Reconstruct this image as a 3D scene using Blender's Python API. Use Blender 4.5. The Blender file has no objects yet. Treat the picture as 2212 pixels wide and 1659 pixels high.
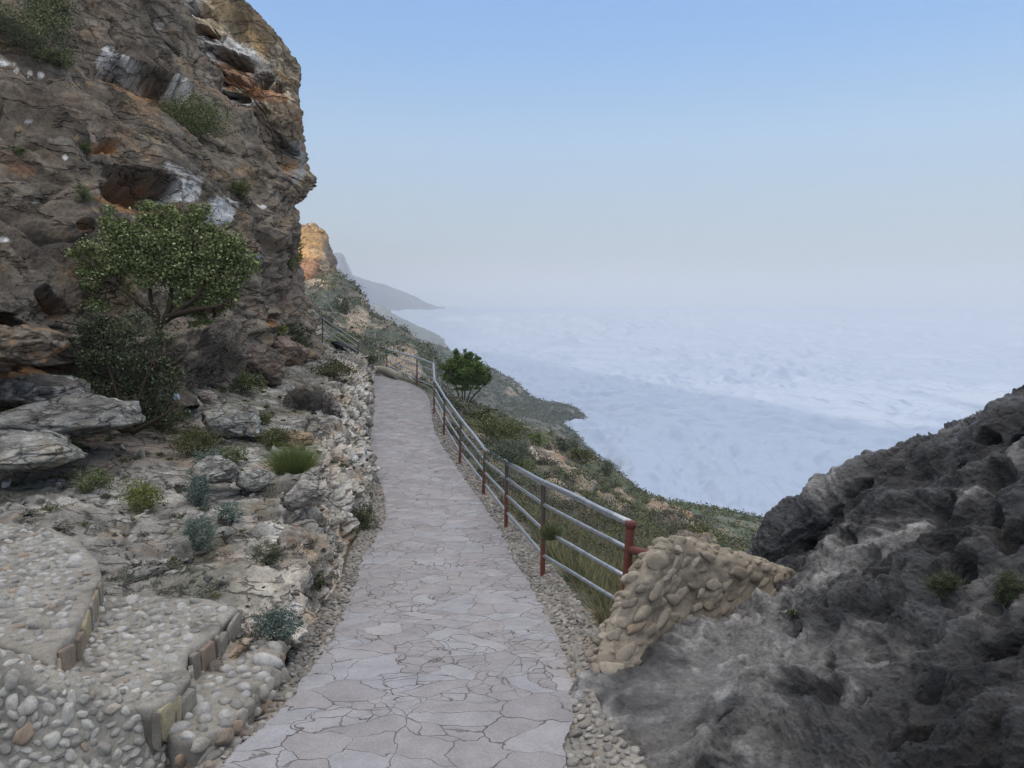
import bpy, math, random
import numpy as np
from mathutils import Vector, Matrix
S = bpy.context.scene
COL = S.collection
rad = math.radians
# ------------------------------------------------------------------ camera
W_, H_ = 2212.0, 1659.0          # working pixel frame of the photograph
FPX, HOR = 1662.0, 655.0
PITCH = math.atan((H_/2-HOR)/FPX)
cam_d = bpy.data.cameras.new('camera'); cam = bpy.data.objects.new('camera', cam_d); COL.objects.link(cam)
cam_d.sensor_width = 36.0; cam_d.lens = 36.0*FPX/W_; cam_d.clip_start = 0.05; cam_d.clip_end = 60000
cam.location = (0, 0, 0); cam.rotation_euler = (math.pi/2-PITCH, 0, 0)
S.camera = cam
# ------------------------------------------------------------------ sky, sun, exposure
SUN_EL, SUN_TRAVEL = rad(10), (0.75, 0.66)
world = bpy.data.worlds.new('World'); S.world = world; world.use_nodes = True
wn = world.node_tree; wn.nodes.clear()
sky = wn.nodes.new('ShaderNodeTexSky'); sky.sky_type = 'NISHITA'; sky.sun_disc = False
sky.sun_elevation = SUN_EL
sky.sun_rotation = math.atan2(-SUN_TRAVEL[0], -SUN_TRAVEL[1])
sky.altitude = 600; sky.air_density = 1.0; sky.dust_density = 0.6; sky.ozone_density = 1.4
bg = wn.nodes.new('ShaderNodeBackground'); bg.inputs[1].default_value = 0.15
wo = wn.nodes.new('ShaderNodeOutputWorld')
wc = wn.nodes.new('ShaderNodeTexCoord'); wsep = wn.nodes.new('ShaderNodeSeparateXYZ'); wn.links.new(wc.outputs['Generated'], wsep.inputs[0])
wr = wn.nodes.new('ShaderNodeValToRGB'); wn.links.new(wsep.outputs[2], wr.inputs[0])     # clear air low down; overhead, out of view, brightened as added fill light
SKY_STOPS = ((0.0, (0.37, 0.41, 0.44)), (0.05, (0.40, 0.46, 0.51)), (0.11, (0.43, 0.56, 0.68)), (0.19, (0.42, 0.61, 0.85)), (0.30, (0.27, 0.51, 0.90)), (0.40, (0.21, 0.44, 0.92)), (0.46, (0.34, 0.56, 1.0)), (0.62, (1.50, 1.52, 1.58)), (1.0, (2.14, 2.12, 2.12)))
el = wr.color_ramp.elements
el[0].position = SKY_STOPS[0][0]; el[0].color = (*SKY_STOPS[0][1], 1); el[1].position = 1.0; el[1].color = (*SKY_STOPS[-1][1], 1)
for p_, c_ in SKY_STOPS[1:-1]:
    e_ = el.new(p_); e_.color = (*c_, 1)
wsc = wn.nodes.new('ShaderNodeVectorMath'); wsc.operation = 'SCALE'; wsc.inputs['Scale'].default_value = 6.67
wn.links.new(wr.outputs[0], wsc.inputs[0])
wmx = wn.nodes.new('ShaderNodeMix'); wmx.data_type = 'RGBA'; wmx.inputs[0].default_value = 0.88
wn.links.new(sky.outputs[0], wmx.inputs[6]); wn.links.new(wsc.outputs[0], wmx.inputs[7])
wn.links.new(wmx.outputs[2], bg.inputs[0]); wn.links.new(bg.outputs[0], wo.inputs[0])
sl = bpy.data.lights.new('sun', 'SUN'); sl.energy = 4.0; sl.angle = rad(0.5); sl.color = (1.0, 0.84, 0.66)
so = bpy.data.objects.new('sun', sl); COL.objects.link(so)
ld = Vector((SUN_TRAVEL[0]*math.cos(SUN_EL), SUN_TRAVEL[1]*math.cos(SUN_EL), -math.sin(SUN_EL)))
so.rotation_euler = ld.to_track_quat('-Z', 'Y').to_euler()
S.view_settings.view_transform = 'Standard'; S.view_settings.look = 'None'
S.view_settings.exposure = 0.0; S.view_settings.gamma = 1.0
S.cycles.max_bounces = 6; S.cycles.diffuse_bounces = 4; S.cycles.volume_bounces = 1
S.cycles.transparent_max_bounces = 8
# ------------------------------------------------------------------ pixel <-> world helpers
cP, sP = math.cos(PITCH), math.sin(PITCH)
def ray(px, py):
    a = (px-W_/2)/FPX; b = (H_/2-py)/FPX
    return np.array((a, cP+b*sP, -sP+b*cP))
def WY(px, py, y):                     # the point at world depth y seen at a photo position
    d = ray(px, py); return d*(y/d[1])
def WZ(px, py, z):
    d = ray(px, py); return d*(z/d[2])
def proj(V):
    x, y, z = V[..., 0], V[..., 1], V[..., 2]
    f = y*cP - z*sP; u = y*sP + z*cP
    f = np.where(np.abs(f) < 1e-3, 1e-3, f)
    px = W_/2 + FPX*x/f; py = H_/2 - FPX*u/f
    bad = f <= 0.01
    return np.where(bad, -9999, px), np.where(bad, -9999, py)
def lin(c):
    c = np.array(c, float)/255.0
    return np.where(c <= 0.04045, c/12.92, ((c+0.055)/1.055)**2.4)
# ------------------------------------------------------------------ numpy noise
_r = np.random.RandomState(7)
PERM = np.concatenate([_r.permutation(256)]*3).astype(np.int32)
GR = _r.normal(size=(256, 3)); GR /= np.linalg.norm(GR, axis=1)[:, None]; GR = GR.astype(np.float32)
def _hash(i, j, k):
    return PERM[(PERM[(PERM[i & 255]+j) & 255]+k) & 255]
def pn(P):
    P = np.asarray(P, np.float32); sh = P.shape[:-1]; P = P.reshape(-1, 3)
    I = np.floor(P).astype(np.int32); F = P-I; U = F*F*F*(F*(F*6-15)+10)
    out = np.zeros(len(P), np.float32)
    for a in (0, 1):
        wx = U[:, 0] if a else 1-U[:, 0]
        for b in (0, 1):
            wy = U[:, 1] if b else 1-U[:, 1]
            for c in (0, 1):
                wz = U[:, 2] if c else 1-U[:, 2]
                g = GR[_hash(I[:, 0]+a, I[:, 1]+b, I[:, 2]+c)]
                out += wx*wy*wz*(g[:, 0]*(F[:, 0]-a)+g[:, 1]*(F[:, 1]-b)+g[:, 2]*(F[:, 2]-c))
    return (out*1.6).reshape(sh)
def fbm(P, n=4, g=0.5, seed=0.0):
    P = np.asarray(P, np.float32)+np.float32(seed); o = 0; a = 1.0; t = 0
    for i in range(n):
        o = o+a*pn(P); t += a; a *= g; P = P*2.03+np.float32(11.3)
    return o/t*1.3
def ridged(P, n=4, seed=0.0):
    P = np.asarray(P, np.float32)+np.float32(seed); o = 0; a = 1.0; t = 0
    for i in range(n):
        o = o+a*(1-2*np.abs(pn(P))); t += a; a *= 0.5; P = P*2.07+np.float32(5.1)
    return o/t
def worley(P, seed=0.0, full=False):    # F1, F2, a random number per cell (and a tilted plane per cell)
    P = np.asarray(P, np.float32)+np.float32(seed); sh = P.shape[:-1]; P = P.reshape(-1, 3)
    I = np.floor(P).astype(np.int32); F = P-I
    f1 = np.full(len(P), 9.0, np.float32); f2 = f1.copy(); cid = np.zeros(len(P), np.int32)
    D = np.zeros((len(P), 3), np.float32)
    PR_ = (PERM/255.0).astype(np.float32)
    for a in (-1, 0, 1):
        ha = PERM[(I[:, 0]+a) & 255]
        for b in (-1, 0, 1):
            hb = PERM[(ha+I[:, 1]+b) & 255]
            for c in (-1, 0, 1):
                h = PERM[(hb+I[:, 2]+c) & 255]
                ox = a+PR_[h+17]-F[:, 0]; oy = b+PR_[h+91]-F[:, 1]; oz = c+PR_[h+203]-F[:, 2]
                d = ox*ox+oy*oy+oz*oz
                m = d < f1
                f2 = np.where(m, f1, np.minimum(f2, d)); cid = np.where(m, h, cid); f1 = np.where(m, d, f1)
                if full: D[m, 0] = ox[m]; D[m, 1] = oy[m]; D[m, 2] = oz[m]
    r = (np.sqrt(f1).reshape(sh), np.sqrt(f2).reshape(sh), PR_[cid+51].reshape(sh))
    if full: r += ((D*GR[(cid+77) & 255]).sum(1).reshape(sh),)
    return r
def sstep(a, b, x):
    t = np.clip((x-a)/(b-a), 0, 1); return t*t*(3-2*t)
def mix(a, b, t):
    t = np.clip(t, 0, 1)[..., None]; return a*(1-t)+b*t
# ------------------------------------------------------------------ materials
def principled(name, rough=0.9, spec=0.25):
    m = bpy.data.materials.new(name); m.use_nodes = True
    n = m.node_tree; b = n.nodes['Principled BSDF']
    b.inputs['Roughness'].default_value = rough; b.inputs['Specular IOR Level'].default_value = spec
    return m, n, b
def N(n, t, **kw):
    x = n.nodes.new(t)
    for k, v in kw.items():
        if k.startswith('i_'):
            key = k[2:]; x.inputs[int(key) if key.isdigit() else key.replace('_', ' ')].default_value = v
        else: setattr(x, k, v)
    return x
def attr_mat(name, scale=8.0, var=0.35, bump=0.4, bscale=30.0, bdist=0.01, rough=0.92, spec=0.2, fine=0.85, cracks=0.0, cstr=0.55, pits=0.0):
    """colour from the mesh's own colour attribute, mottled and roughened by 3D noise"""
    m, n, b = principled(name, rough, spec); L = n.links.new
    at = N(n, 'ShaderNodeAttribute', attribute_name='Col')
    tc = N(n, 'ShaderNodeTexCoord')
    n1 = N(n, 'ShaderNodeTexNoise', i_Scale=scale, i_Detail=8.0, i_Roughness=0.65)
    L(tc.outputs['Object'], n1.inputs['Vector'])
    mr = N(n, 'ShaderNodeMapRange', i_1=0.3, i_2=0.7, i_3=1-var, i_4=1+var)
    L(n1.outputs['Fac'], mr.inputs[0])
    nf = N(n, 'ShaderNodeTexNoise', i_Scale=scale*4.3, i_Detail=6.0, i_Roughness=0.7); L(tc.outputs['Object'], nf.inputs['Vector'])
    mf_ = N(n, 'ShaderNodeMapRange', i_1=0.34, i_2=0.66, i_3=1-var*fine, i_4=1+var*fine); L(nf.outputs['Fac'], mf_.inputs[0])
    mm_ = N(n, 'ShaderNodeMath', operation='MULTIPLY'); L(mr.outputs[0], mm_.inputs[0]); L(mf_.outputs[0], mm_.inputs[1]); mr = mm_
    vm = N(n, 'ShaderNodeVectorMath', operation='SCALE'); L(at.outputs['Color'], vm.inputs[0]); L(mr.outputs[0], vm.inputs['Scale'])
    last = vm.outputs[0]; hgt = None
    if bump > 0:
        n2 = N(n, 'ShaderNodeTexNoise', i_Scale=bscale, i_Detail=10.0, i_Roughness=0.7)
        L(tc.outputs['Object'], n2.inputs['Vector']); hgt = n2.outputs['Fac']
    if pits > 0:                       # small solution pits with sharp rims
        pw = N(n, 'ShaderNodeTexNoise', i_Scale=pits*0.6, i_Detail=4.0); L(tc.outputs['Object'], pw.inputs['Vector'])
        ps = N(n, 'ShaderNodeVectorMath', operation='SCALE', i_Scale=0.9/pits); L(pw.outputs['Color'], ps.inputs[0])
        pa = N(n, 'ShaderNodeVectorMath', operation='ADD'); L(tc.outputs['Object'], pa.inputs[0]); L(ps.outputs[0], pa.inputs[1])
        v1 = N(n, 'ShaderNodeTexVoronoi', feature='F1', i_Scale=pits); L(pa.outputs[0], v1.inputs['Vector'])
        v2_ = N(n, 'ShaderNodeTexVoronoi', feature='F1', i_Scale=pits*3.1); L(pa.outputs[0], v2_.inputs['Vector'])
        p1 = N(n, 'ShaderNodeMapRange', i_1=0.12, i_2=0.42, i_3=0.0, i_4=1.0); L(v1.outputs['Distance'], p1.inputs[0])
        p2 = N(n, 'ShaderNodeMapRange', i_1=0.1, i_2=0.5, i_3=0.45, i_4=1.0); L(v2_.outputs['Distance'], p2.inputs[0])
        pm = N(n, 'ShaderNodeMath', operation='MULTIPLY'); L(p1.outputs[0], pm.inputs[0]); L(p2.outputs[0], pm.inputs[1])
        ph = N(n, 'ShaderNodeMath', operation='MULTIPLY_ADD', i_1=0.7); L(pm.outputs[0], ph.inputs[0]); L(hgt, ph.inputs[2]); hgt = ph.outputs[0]
    if cracks > 0:                     # thin broken joints following the tilted bedding
        mp = N(n, 'ShaderNodeMapping'); mp.inputs['Rotation'].default_value = (0, rad(38), 0); mp.inputs['Scale'].default_value = (0.45, 0.6, 1.35)
        L(tc.outputs['Object'], mp.inputs[0])
        dn = N(n, 'ShaderNodeTexNoise', i_Scale=cracks*1.3, i_Detail=5.0, i_Roughness=0.6); L(mp.outputs[0], dn.inputs['Vector'])
        ds = N(n, 'ShaderNodeVectorMath', operation='SCALE', i_Scale=0.75/cracks); L(dn.outputs['Color'], ds.inputs[0])
        da = N(n, 'ShaderNodeVectorMath', operation='ADD'); L(mp.outputs[0], da.inputs[0]); L(ds.outputs[0], da.inputs[1])
        tot = None
        for k_, (sc_, w_) in enumerate(((cracks, 0.05), (cracks*2.7, 0.07))):
            v = N(n, 'ShaderNodeTexVoronoi', feature='DISTANCE_TO_EDGE', i_Scale=sc_); L(da.outputs[0], v.inputs['Vector'])
            mn_ = N(n, 'ShaderNodeTexNoise', i_Scale=cracks*(0.8+k_), i_Detail=2.0); L(tc.outputs['Object'], mn_.inputs['Vector'])
            wd = N(n, 'ShaderNodeMapRange', i_1=0.42, i_2=0.62, i_3=0.002, i_4=w_); L(mn_.outputs['Fac'], wd.inputs[0])
            dv = N(n, 'ShaderNodeMath', operation='DIVIDE'); L(v.outputs['Distance'], dv.inputs[0]); L(wd.outputs[0], dv.inputs[1])
            cl = N(n, 'ShaderNodeClamp'); L(dv.outputs[0], cl.inputs[0])
            if tot is None: tot = cl.outputs[0]
            else:
                mu = N(n, 'ShaderNodeMath', operation='MULTIPLY'); L(tot, mu.inputs[0]); L(cl.outputs[0], mu.inputs[1]); tot = mu.outputs[0]
        dk = N(n, 'ShaderNodeMapRange', i_1=0.0, i_2=1.0, i_3=1-cstr, i_4=1.0); L(tot, dk.inputs[0])
        v2 = N(n, 'ShaderNodeVectorMath', operation='SCALE'); L(last, v2.inputs[0]); L(dk.outputs[0], v2.inputs['Scale']); last = v2.outputs[0]
        if hgt is not None:
            ha = N(n, 'ShaderNodeMath', operation='MULTIPLY_ADD', i_1=0.9); L(tot, ha.inputs[0]); L(hgt, ha.inputs[2]); hgt = ha.outputs[0]
    L(last, b.inputs['Base Color'])
    if hgt is not None:
        bp = N(n, 'ShaderNodeBump', i_Strength=bump, i_Distance=bdist)
        L(hgt, bp.inputs['Height']); L(bp.outputs[0], b.inputs['Normal'])
    return m
# ------------------------------------------------------------------ object helpers
def tag(o, label=None, cat=None, group=None, kind=None):
    for k, v in (('label', label), ('category', cat), ('group', group), ('kind', kind)):
        if v: o[k] = v
    return o
def empty(name, loc=(0, 0, 0)):
    o = bpy.data.objects.new(name, None); o.location = loc; o.empty_display_size = 0.1; COL.objects.link(o); return o
def mesh_obj(name, V, F, mat, cols=None, parent=None, smooth=True):
    V = np.asarray(V, np.float32).reshape(-1, 3); F = np.asarray(F, np.int32)
    me = bpy.data.meshes.new(name); k = F.shape[1]
    off = np.zeros(3, np.float32)
    if parent is not None: off = np.array(parent.location, np.float32)
    me.vertices.add(len(V)); me.vertices.foreach_set('co', (V-off).ravel())
    if k == 4:
        deg = F[:, 2] == F[:, 3]
        tot = np.where(deg, 3, 4).astype(np.int32); loops = F.ravel()[~np.stack([deg*0 > 1, deg*0 > 1, deg*0 > 1, deg], 1).ravel()]
    else:
        tot = np.full(len(F), k, np.int32); loops = F.ravel()
    start = np.concatenate([[0], np.cumsum(tot)[:-1]]).astype(np.int32)
    me.loops.add(len(loops)); me.loops.foreach_set('vertex_index', loops)
    me.polygons.add(len(F)); me.polygons.foreach_set('loop_start', start)
    try: me.polygons.foreach_set('loop_total', tot)
    except Exception: pass
    me.update(calc_edges=True)
    if smooth: me.polygons.foreach_set('use_smooth', np.ones(len(F), bool))
    if cols is not None:
        c = np.ones((len(V), 4), np.float32); c[:, :3] = np.clip(np.asarray(cols).reshape(-1, 3), 0.001, 1)
        a = me.color_attributes.new('Col', 'FLOAT_COLOR', 'POINT'); a.data.foreach_set('color', c.ravel())
    me.materials.append(mat)
    o = bpy.data.objects.new(name, me); COL.objects.link(o)
    if parent is not None: o.parent = parent
    return o
def centred(o):                        # moves a mesh's origin to the middle of its base
    me = o.data; n = len(me.vertices); v = np.empty(n*3, np.float32); me.vertices.foreach_get('co', v); v = v.reshape(-1, 3)
    c = np.array(((v[:, 0].min()+v[:, 0].max())/2, (v[:, 1].min()+v[:, 1].max())/2, v[:, 2].min()), np.float32)
    me.vertices.foreach_set('co', (v-c).ravel()); me.update(); o.location = [float(q) for q in c]; return o
def gfaces(n, m):
    i = np.arange(n-1)[:, None]*m+np.arange(m-1)[None]; i = i.ravel()
    return np.stack([i, i+1, i+m+1, i+m], 1)
def cr(A, n, tight=0.5):               # Catmull-Rom along axis 0
    A = np.asarray(A, float); k = len(A)
    t = np.linspace(0, k-1, n); i = np.minimum(t.astype(int), k-2); f = (t-i).reshape((-1,)+(1,)*(A.ndim-1))
    Ap = np.concatenate([2*A[:1]-A[1:2], A, 2*A[-1:]-A[-2:-1]])
    p0, p1, p2, p3 = Ap[i], Ap[i+1], Ap[i+2], Ap[i+3]
    m1 = tight*(p2-p0); m2 = tight*(p3-p1)
    return (2*f**3-3*f**2+1)*p1+(f**3-2*f**2+f)*m1+(-2*f**3+3*f**2)*p2+(f**3-f**2)*m2
def loft(rows, n, m, tight=0.5):
    G = np.array([[WY(*p) for p in r] for r in rows]); G = cr(G, n, tight)
    return cr(G.transpose(1, 0, 2), m, tight).transpose(1, 0, 2)
def normals(G):
    a = np.gradient(G, axis=0); b = np.gradient(G, axis=1); n = np.cross(a, b)
    return n/(np.linalg.norm(n, axis=-1, keepdims=True)+1e-9)
def outward(G, n):                     # normals turned to face the open side (towards the viewer's valley)
    v = (G*n).sum(-1); return n*(-1 if v.mean() > 0 else 1)
def patch(PX, PY, cx, cy, rx, ry, rot=0, wob=None, soft=0.25):
    c, s = math.cos(rad(rot)), math.sin(rad(rot)); dx = PX-cx; dy = PY-cy
    u = (dx*c+dy*s)/rx; v = (-dx*s+dy*c)/ry; d = np.sqrt(u*u+v*v)
    if wob is not None: d = d+wob
    return 1-sstep(1-soft, 1+soft, d)
# ------------------------------------------------------------------ small building blocks
def ico(sub):
    import bmesh
    bm = bmesh.new(); bmesh.ops.create_icosphere(bm, subdivisions=sub, radius=1)
    V = np.array([v.co[:] for v in bm.verts]); F = np.array([[v.index for v in f.verts] for f in bm.faces]); bm.free()
    return V, F
ICO = {k: ico(k) for k in (1, 2, 3, 4, 5)}
def rot_mats(n, rs, tilt=0.3):
    """random rotation about z plus a small tilt"""
    a = rs.uniform(0, 2*np.pi, n); t = rs.normal(0, tilt, n); u = rs.normal(0, tilt, n)
    ca, sa = np.cos(a), np.sin(a); Z = np.zeros((n, 3, 3)); Z[:, 0, 0] = ca; Z[:, 0, 1] = -sa; Z[:, 1, 0] = sa; Z[:, 1, 1] = ca; Z[:, 2, 2] = 1
    X = np.zeros((n, 3, 3)); X[:, 0, 0] = 1; X[:, 1, 1] = np.cos(t); X[:, 1, 2] = -np.sin(t); X[:, 2, 1] = np.sin(t); X[:, 2, 2] = np.cos(t)
    Y = np.zeros((n, 3, 3)); Y[:, 1, 1] = 1; Y[:, 0, 0] = np.cos(u); Y[:, 0, 2] = np.sin(u); Y[:, 2, 0] = -np.sin(u); Y[:, 2, 2] = np.cos(u)
    return X @ Y @ Z
def stones(C, R, rs, sub=2, frame=None, tilt=0.25, rough=0.22, cuts=2, lim=0.72):
    """many smooth worn stones as one vertex/face block; R (n,3) radii; frame (n,3,3) local axes (columns)"""
    C = np.asarray(C, float); n = len(C); V0, F0 = ICO[sub]
    K = 8; T = []
    for k in range(K):
        q = V0*1.0; d = 1+rough*pn(q*1.1+k*7.7)*1.3; q = q*d[:, None]
        for _ in range(cuts):          # flattened or broken sides
            ax = rs.normal(size=3); ax /= np.linalg.norm(ax); h = q@ax; q = q-np.outer(np.maximum(h-lim, 0)*0.85, ax)
        T.append(q)
    T = np.array(T)[rs.randint(0, K, n)]
    M = rot_mats(n, rs, tilt)
    Vl = np.einsum('nij,nvj->nvi', M, T*R[:, None, :])
    if frame is not None: Vl = np.einsum('nij,nvj->nvi', frame, Vl)
    V = Vl+C[:, None, :]
    F = (F0[None]+(np.arange(n)*len(V0))[:, None, None]).reshape(-1, 3)
    return V.reshape(-1, 3), F, len(V0)
def tube(pts, r, seg=8, cap=True):
    P = np.asarray(pts, float); n = len(P); r = np.broadcast_to(np.asarray(r, float), (n,))
    T = np.gradient(P, axis=0); T /= np.linalg.norm(T, axis=1)[:, None]+1e-12
    up = np.array((0, 0, 1.0)) if abs(T[:, 2]).mean() < 0.8 else np.array((1.0, 0, 0))
    A = np.cross(T, up); A /= np.linalg.norm(A, axis=1)[:, None]+1e-12; B = np.cross(A, T)
    th = np.arange(seg)*2*np.pi/seg
    V = P[:, None]+r[:, None, None]*(np.cos(th)[None, :, None]*A[:, None]+np.sin(th)[None, :, None]*B[:, None])
    V = V.reshape(-1, 3); i = np.arange(n-1)[:, None]*seg; j = np.arange(seg)[None]; k = (j+1) % seg
    F = np.stack([i+j, i+k, i+seg+k, i+seg+j], -1).reshape(-1, 4)
    if cap:
        V = np.concatenate([V, P[:1], P[-1:]]); a = len(V)-2; j = np.arange(seg); k = (j+1) % seg; e = (n-1)*seg
        F = np.concatenate([F, np.stack([np.full(seg, a), k, j, j], 1), np.stack([np.full(seg, a+1), e+j, e+k, e+k], 1)])
    return V, F
def joinm(parts):
    Vs, Fs, Cs, o = [], [], [], 0
    for p in parts:
        V, F = p[0], p[1]; Vs.append(V); F = np.asarray(F)
        if F.shape[1] == 3: F = np.concatenate([F, F[:, 2:]], 1)
        Fs.append(F+o); o += len(V)
        if len(p) > 2: Cs.append(np.broadcast_to(p[2], (len(V), 3)))
    return np.concatenate(Vs), np.concatenate(Fs), (np.concatenate(Cs) if Cs else None)
# ================================================================== SETTING
M_ROCK = attr_mat('rock', 9, 0.28, 1.0, 24, 0.03, cracks=2.6, cstr=0.5)
M_CLIFF = attr_mat('cliff_rock', 4.5, 0.26, 1.0, 12, 0.08, cracks=0.8, cstr=0.42)
M_DARK = attr_mat('dark_rock', 9, 0.3, 1.0, 30, 0.045, rough=0.52, spec=0.45, fine=0.9, pits=7.0)
M_EARTH = attr_mat('scrubland', 3, 0.3, 0.5, 8, 0.05)
M_FAR = attr_mat('far_slope', 0.15, 0.3, 0.0)
M_STONE = attr_mat('cobble_stone', 28, 0.22, 0.5, 70, 0.006, rough=0.85)
M_MORT = attr_mat('mortar', 22, 0.25, 0.8, 60, 0.008)
M_LEAF = attr_mat('leaf', 40, 0.15, 0.0, rough=0.75, spec=0.15)
M_WOOD = attr_mat('bark', 40, 0.3, 0.6, 80, 0.004)
# ---------------------------------------------------------------- path
# rows: photo y, camera height over the path, left flag edge, right flag edge, left pebble edge, right pebble edge
PATH = np.array([
 (2150, 1.84, 250, 1215, 60, 1640), (1900, 1.92, 370, 1215, 250, 1510),
 (1656, 2.00, 483, 1222, 425, 1387), (1579, 2.03, 560, 1226, 520, 1321), (1522, 2.06, 617, 1231, 585, 1285), (1432, 2.15, 683, 1226, 622, 1284),
 (1385, 2.20, 712, 1208, 632, 1292), (1339, 2.27, 739, 1188, 672, 1277), (1302, 2.34, 752, 1165, 700, 1247), (1246, 2.45, 772, 1134, 742, 1206),
 (1206, 2.51, 784, 1107, 752, 1169), (1156, 2.58, 815, 1084, 772, 1131), (1113, 2.66, 834, 1060, 800, 1100), (1050, 2.75, 824, 1014, 797, 1050),
 (1006, 2.82, 805, 984, 793, 1014), (966, 2.86, 800, 957, 791, 984), (930, 2.86, 802, 939, 793, 962), (890, 2.80, 807, 931, 798, 948),
 (853, 2.72, 808, 922, 801, 934), (827, 2.68, 806, 887, 801, 900), (812, 2.66, 806, 850, 800, 862)], float)
def zpath_at(py): return -np.interp(py, PATH[::-1, 0], PATH[::-1, 1])
def path_w(col): return np.array([WZ(r[col], r[0], -r[1]) for r in PATH])
PL, PR, PLo, PRo = path_w(2), path_w(3), path_w(4), path_w(5)
def ribbon(A, B, n, m, dz=0.0):
    a, b = cr(A, n), cr(B, n); t = np.linspace(0, 1, m)[None, :, None]
    G = a[:, None]*(1-t)+b[:, None]*t; G[..., 2] += dz; return G
# flagstones
m, n, b = principled('flagstone_paving', 0.8, 0.3); L = n.links.new
tc = N(n, 'ShaderNodeTexCoord'); mp = N(n, 'ShaderNodeMapping'); L(tc.outputs['Object'], mp.inputs[0])
mp.inputs['Scale'].default_value = (1, 1.12, 0.0)
d1 = N(n, 'ShaderNodeTexNoise', i_Scale=1.7, i_Detail=3.0); L(mp.outputs[0], d1.inputs['Vector'])
d2 = N(n, 'ShaderNodeTexNoise', i_Scale=9.0, i_Detail=4.0); L(mp.outputs[0], d2.inputs['Vector'])
s1 = N(n, 'ShaderNodeVectorMath', operation='SCALE', i_Scale=0.42); L(d1.outputs['Color'], s1.inputs[0])
s2 = N(n, 'ShaderNodeVectorMath', operation='SCALE', i_Scale=0.10); L(d2.outputs['Color'], s2.inputs[0])
a1 = N(n, 'ShaderNodeVectorMath', operation='ADD'); L(mp.outputs[0], a1.inputs[0]); L(s1.outputs[0], a1.inputs[1])
a2 = N(n, 'ShaderNodeVectorMath', operation='ADD'); L(a1.outputs[0], a2.inputs[0]); L(s2.outputs[0], a2.inputs[1])
def vor(sc, feat):
    v = N(n, 'ShaderNodeTexVoronoi', feature=feat, voronoi_dimensions='2D', i_Scale=sc, i_Randomness=1.0); L(a2.outputs[0], v.inputs['Vector']); return v
vb, vbe, vs, vse = vor(3.9, 'F1'), vor(3.9, 'DISTANCE_TO_EDGE'), vor(8.0, 'F1'), vor(8.0, 'DISTANCE_TO_EDGE')
sep = N(n, 'ShaderNodeSeparateColor'); L(vb.outputs['Color'], sep.inputs[0])
gt = N(n, 'ShaderNodeMath', operation='GREATER_THAN', i_1=0.62); L(sep.outputs[0], gt.inputs[0])     # some big flags are split in smaller ones
sc_ = N(n, 'ShaderNodeMath', operation='MULTIPLY', i_1=0.42); L(vse.outputs['Distance'], sc_.inputs[0])
big = N(n, 'ShaderNodeMath', operation='SUBTRACT', i_0=1.0); L(gt.outputs[0], big.inputs[1])
addb = N(n, 'ShaderNodeMath', operation='ADD'); L(sc_.outputs[0], addb.inputs[0]); L(big.outputs[0], addb.inputs[1])
mn = N(n, 'ShaderNodeMath', operation='MINIMUM'); L(vbe.outputs['Distance'], mn.inputs[0]); L(addb.outputs[0], mn.inputs[1])
jn = N(n, 'ShaderNodeTexNoise', i_Scale=6.0, i_Detail=2.0); L(tc.outputs['Object'], jn.inputs['Vector'])
jw = N(n, 'ShaderNodeMapRange', i_1=0.35, i_2=0.7, i_3=0.003, i_4=0.020); L(jn.outputs['Fac'], jw.inputs[0])
jt = N(n, 'ShaderNodeMath', operation='DIVIDE'); L(mn.outputs[0], jt.inputs[0]); L(jw.outputs[0], jt.inputs[1])
jc = N(n, 'ShaderNodeMapRange', interpolation_type='SMOOTHSTEP', i_1=0.35, i_2=1.1, i_3=0.0, i_4=1.0); L(jt.outputs[0], jc.inputs[0])
# stone colour: a hue per flag, mottling, streaks
cr1 = N(n, 'ShaderNodeValToRGB'); L(sep.outputs[1], cr1.inputs[0]); e = cr1.color_ramp.elements
e[0].position = 0; e[0].color = (*lin((144, 139, 139)), 1); e[1].position = 1; e[1].color = (*lin((160, 154, 153)), 1)
q = e.new(0.5); q.color = (*lin((152, 146, 145)), 1); q = e.new(0.8); q.color = (*lin((153, 151, 154)), 1)
mo = N(n, 'ShaderNodeTexNoise', i_Scale=5.0, i_Detail=9.0, i_Roughness=0.7); L(tc.outputs['Object'], mo.inputs['Vector'])
mr = N(n, 'ShaderNodeMapRange', i_1=0.3, i_2=0.7, i_3=0.80, i_4=1.16); L(mo.outputs['Fac'], mr.inputs[0])
fi = N(n, 'ShaderNodeTexNoise', i_Scale=90.0, i_Detail=4.0); L(tc.outputs['Object'], fi.inputs['Vector'])
mf = N(n, 'ShaderNodeMapRange', i_1=0.3, i_2=0.7, i_3=0.88, i_4=1.12); L(fi.outputs['Fac'], mf.inputs[0])
mm = N(n, 'ShaderNodeMath', operation='MULTIPLY'); L(mr.outputs[0], mm.inputs[0]); L(mf.outputs[0], mm.inputs[1])
sv = N(n, 'ShaderNodeVectorMath', operation='SCALE'); L(cr1.outputs[0], sv.inputs[0]); L(mm.outputs[0], sv.inputs['Scale'])
jcol = N(n, 'ShaderNodeTexNoise', i_Scale=2.3, i_Detail=3.0); L(tc.outputs['Object'], jcol.inputs['Vector'])
cj = N(n, 'ShaderNodeValToRGB'); L(jcol.outputs['Fac'], cj.inputs[0]); e = cj.color_ramp.elements
e[0].position = 0.4; e[0].color = (*lin((104, 93, 84)), 1); e[1].position = 0.62; e[1].color = (*lin((132, 124, 119)), 1)
mx = N(n, 'ShaderNodeMix', data_type='RGBA'); L(jc.outputs[0], mx.inputs[0]); L(cj.outputs[0], mx.inputs[6]); L(sv.outputs[0], mx.inputs[7])
L(mx.outputs[2], b.inputs['Base Color'])
lv = N(n, 'ShaderNodeMath', operation='MULTIPLY', i_1=0.8); L(sep.outputs[2], lv.inputs[0])
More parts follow.
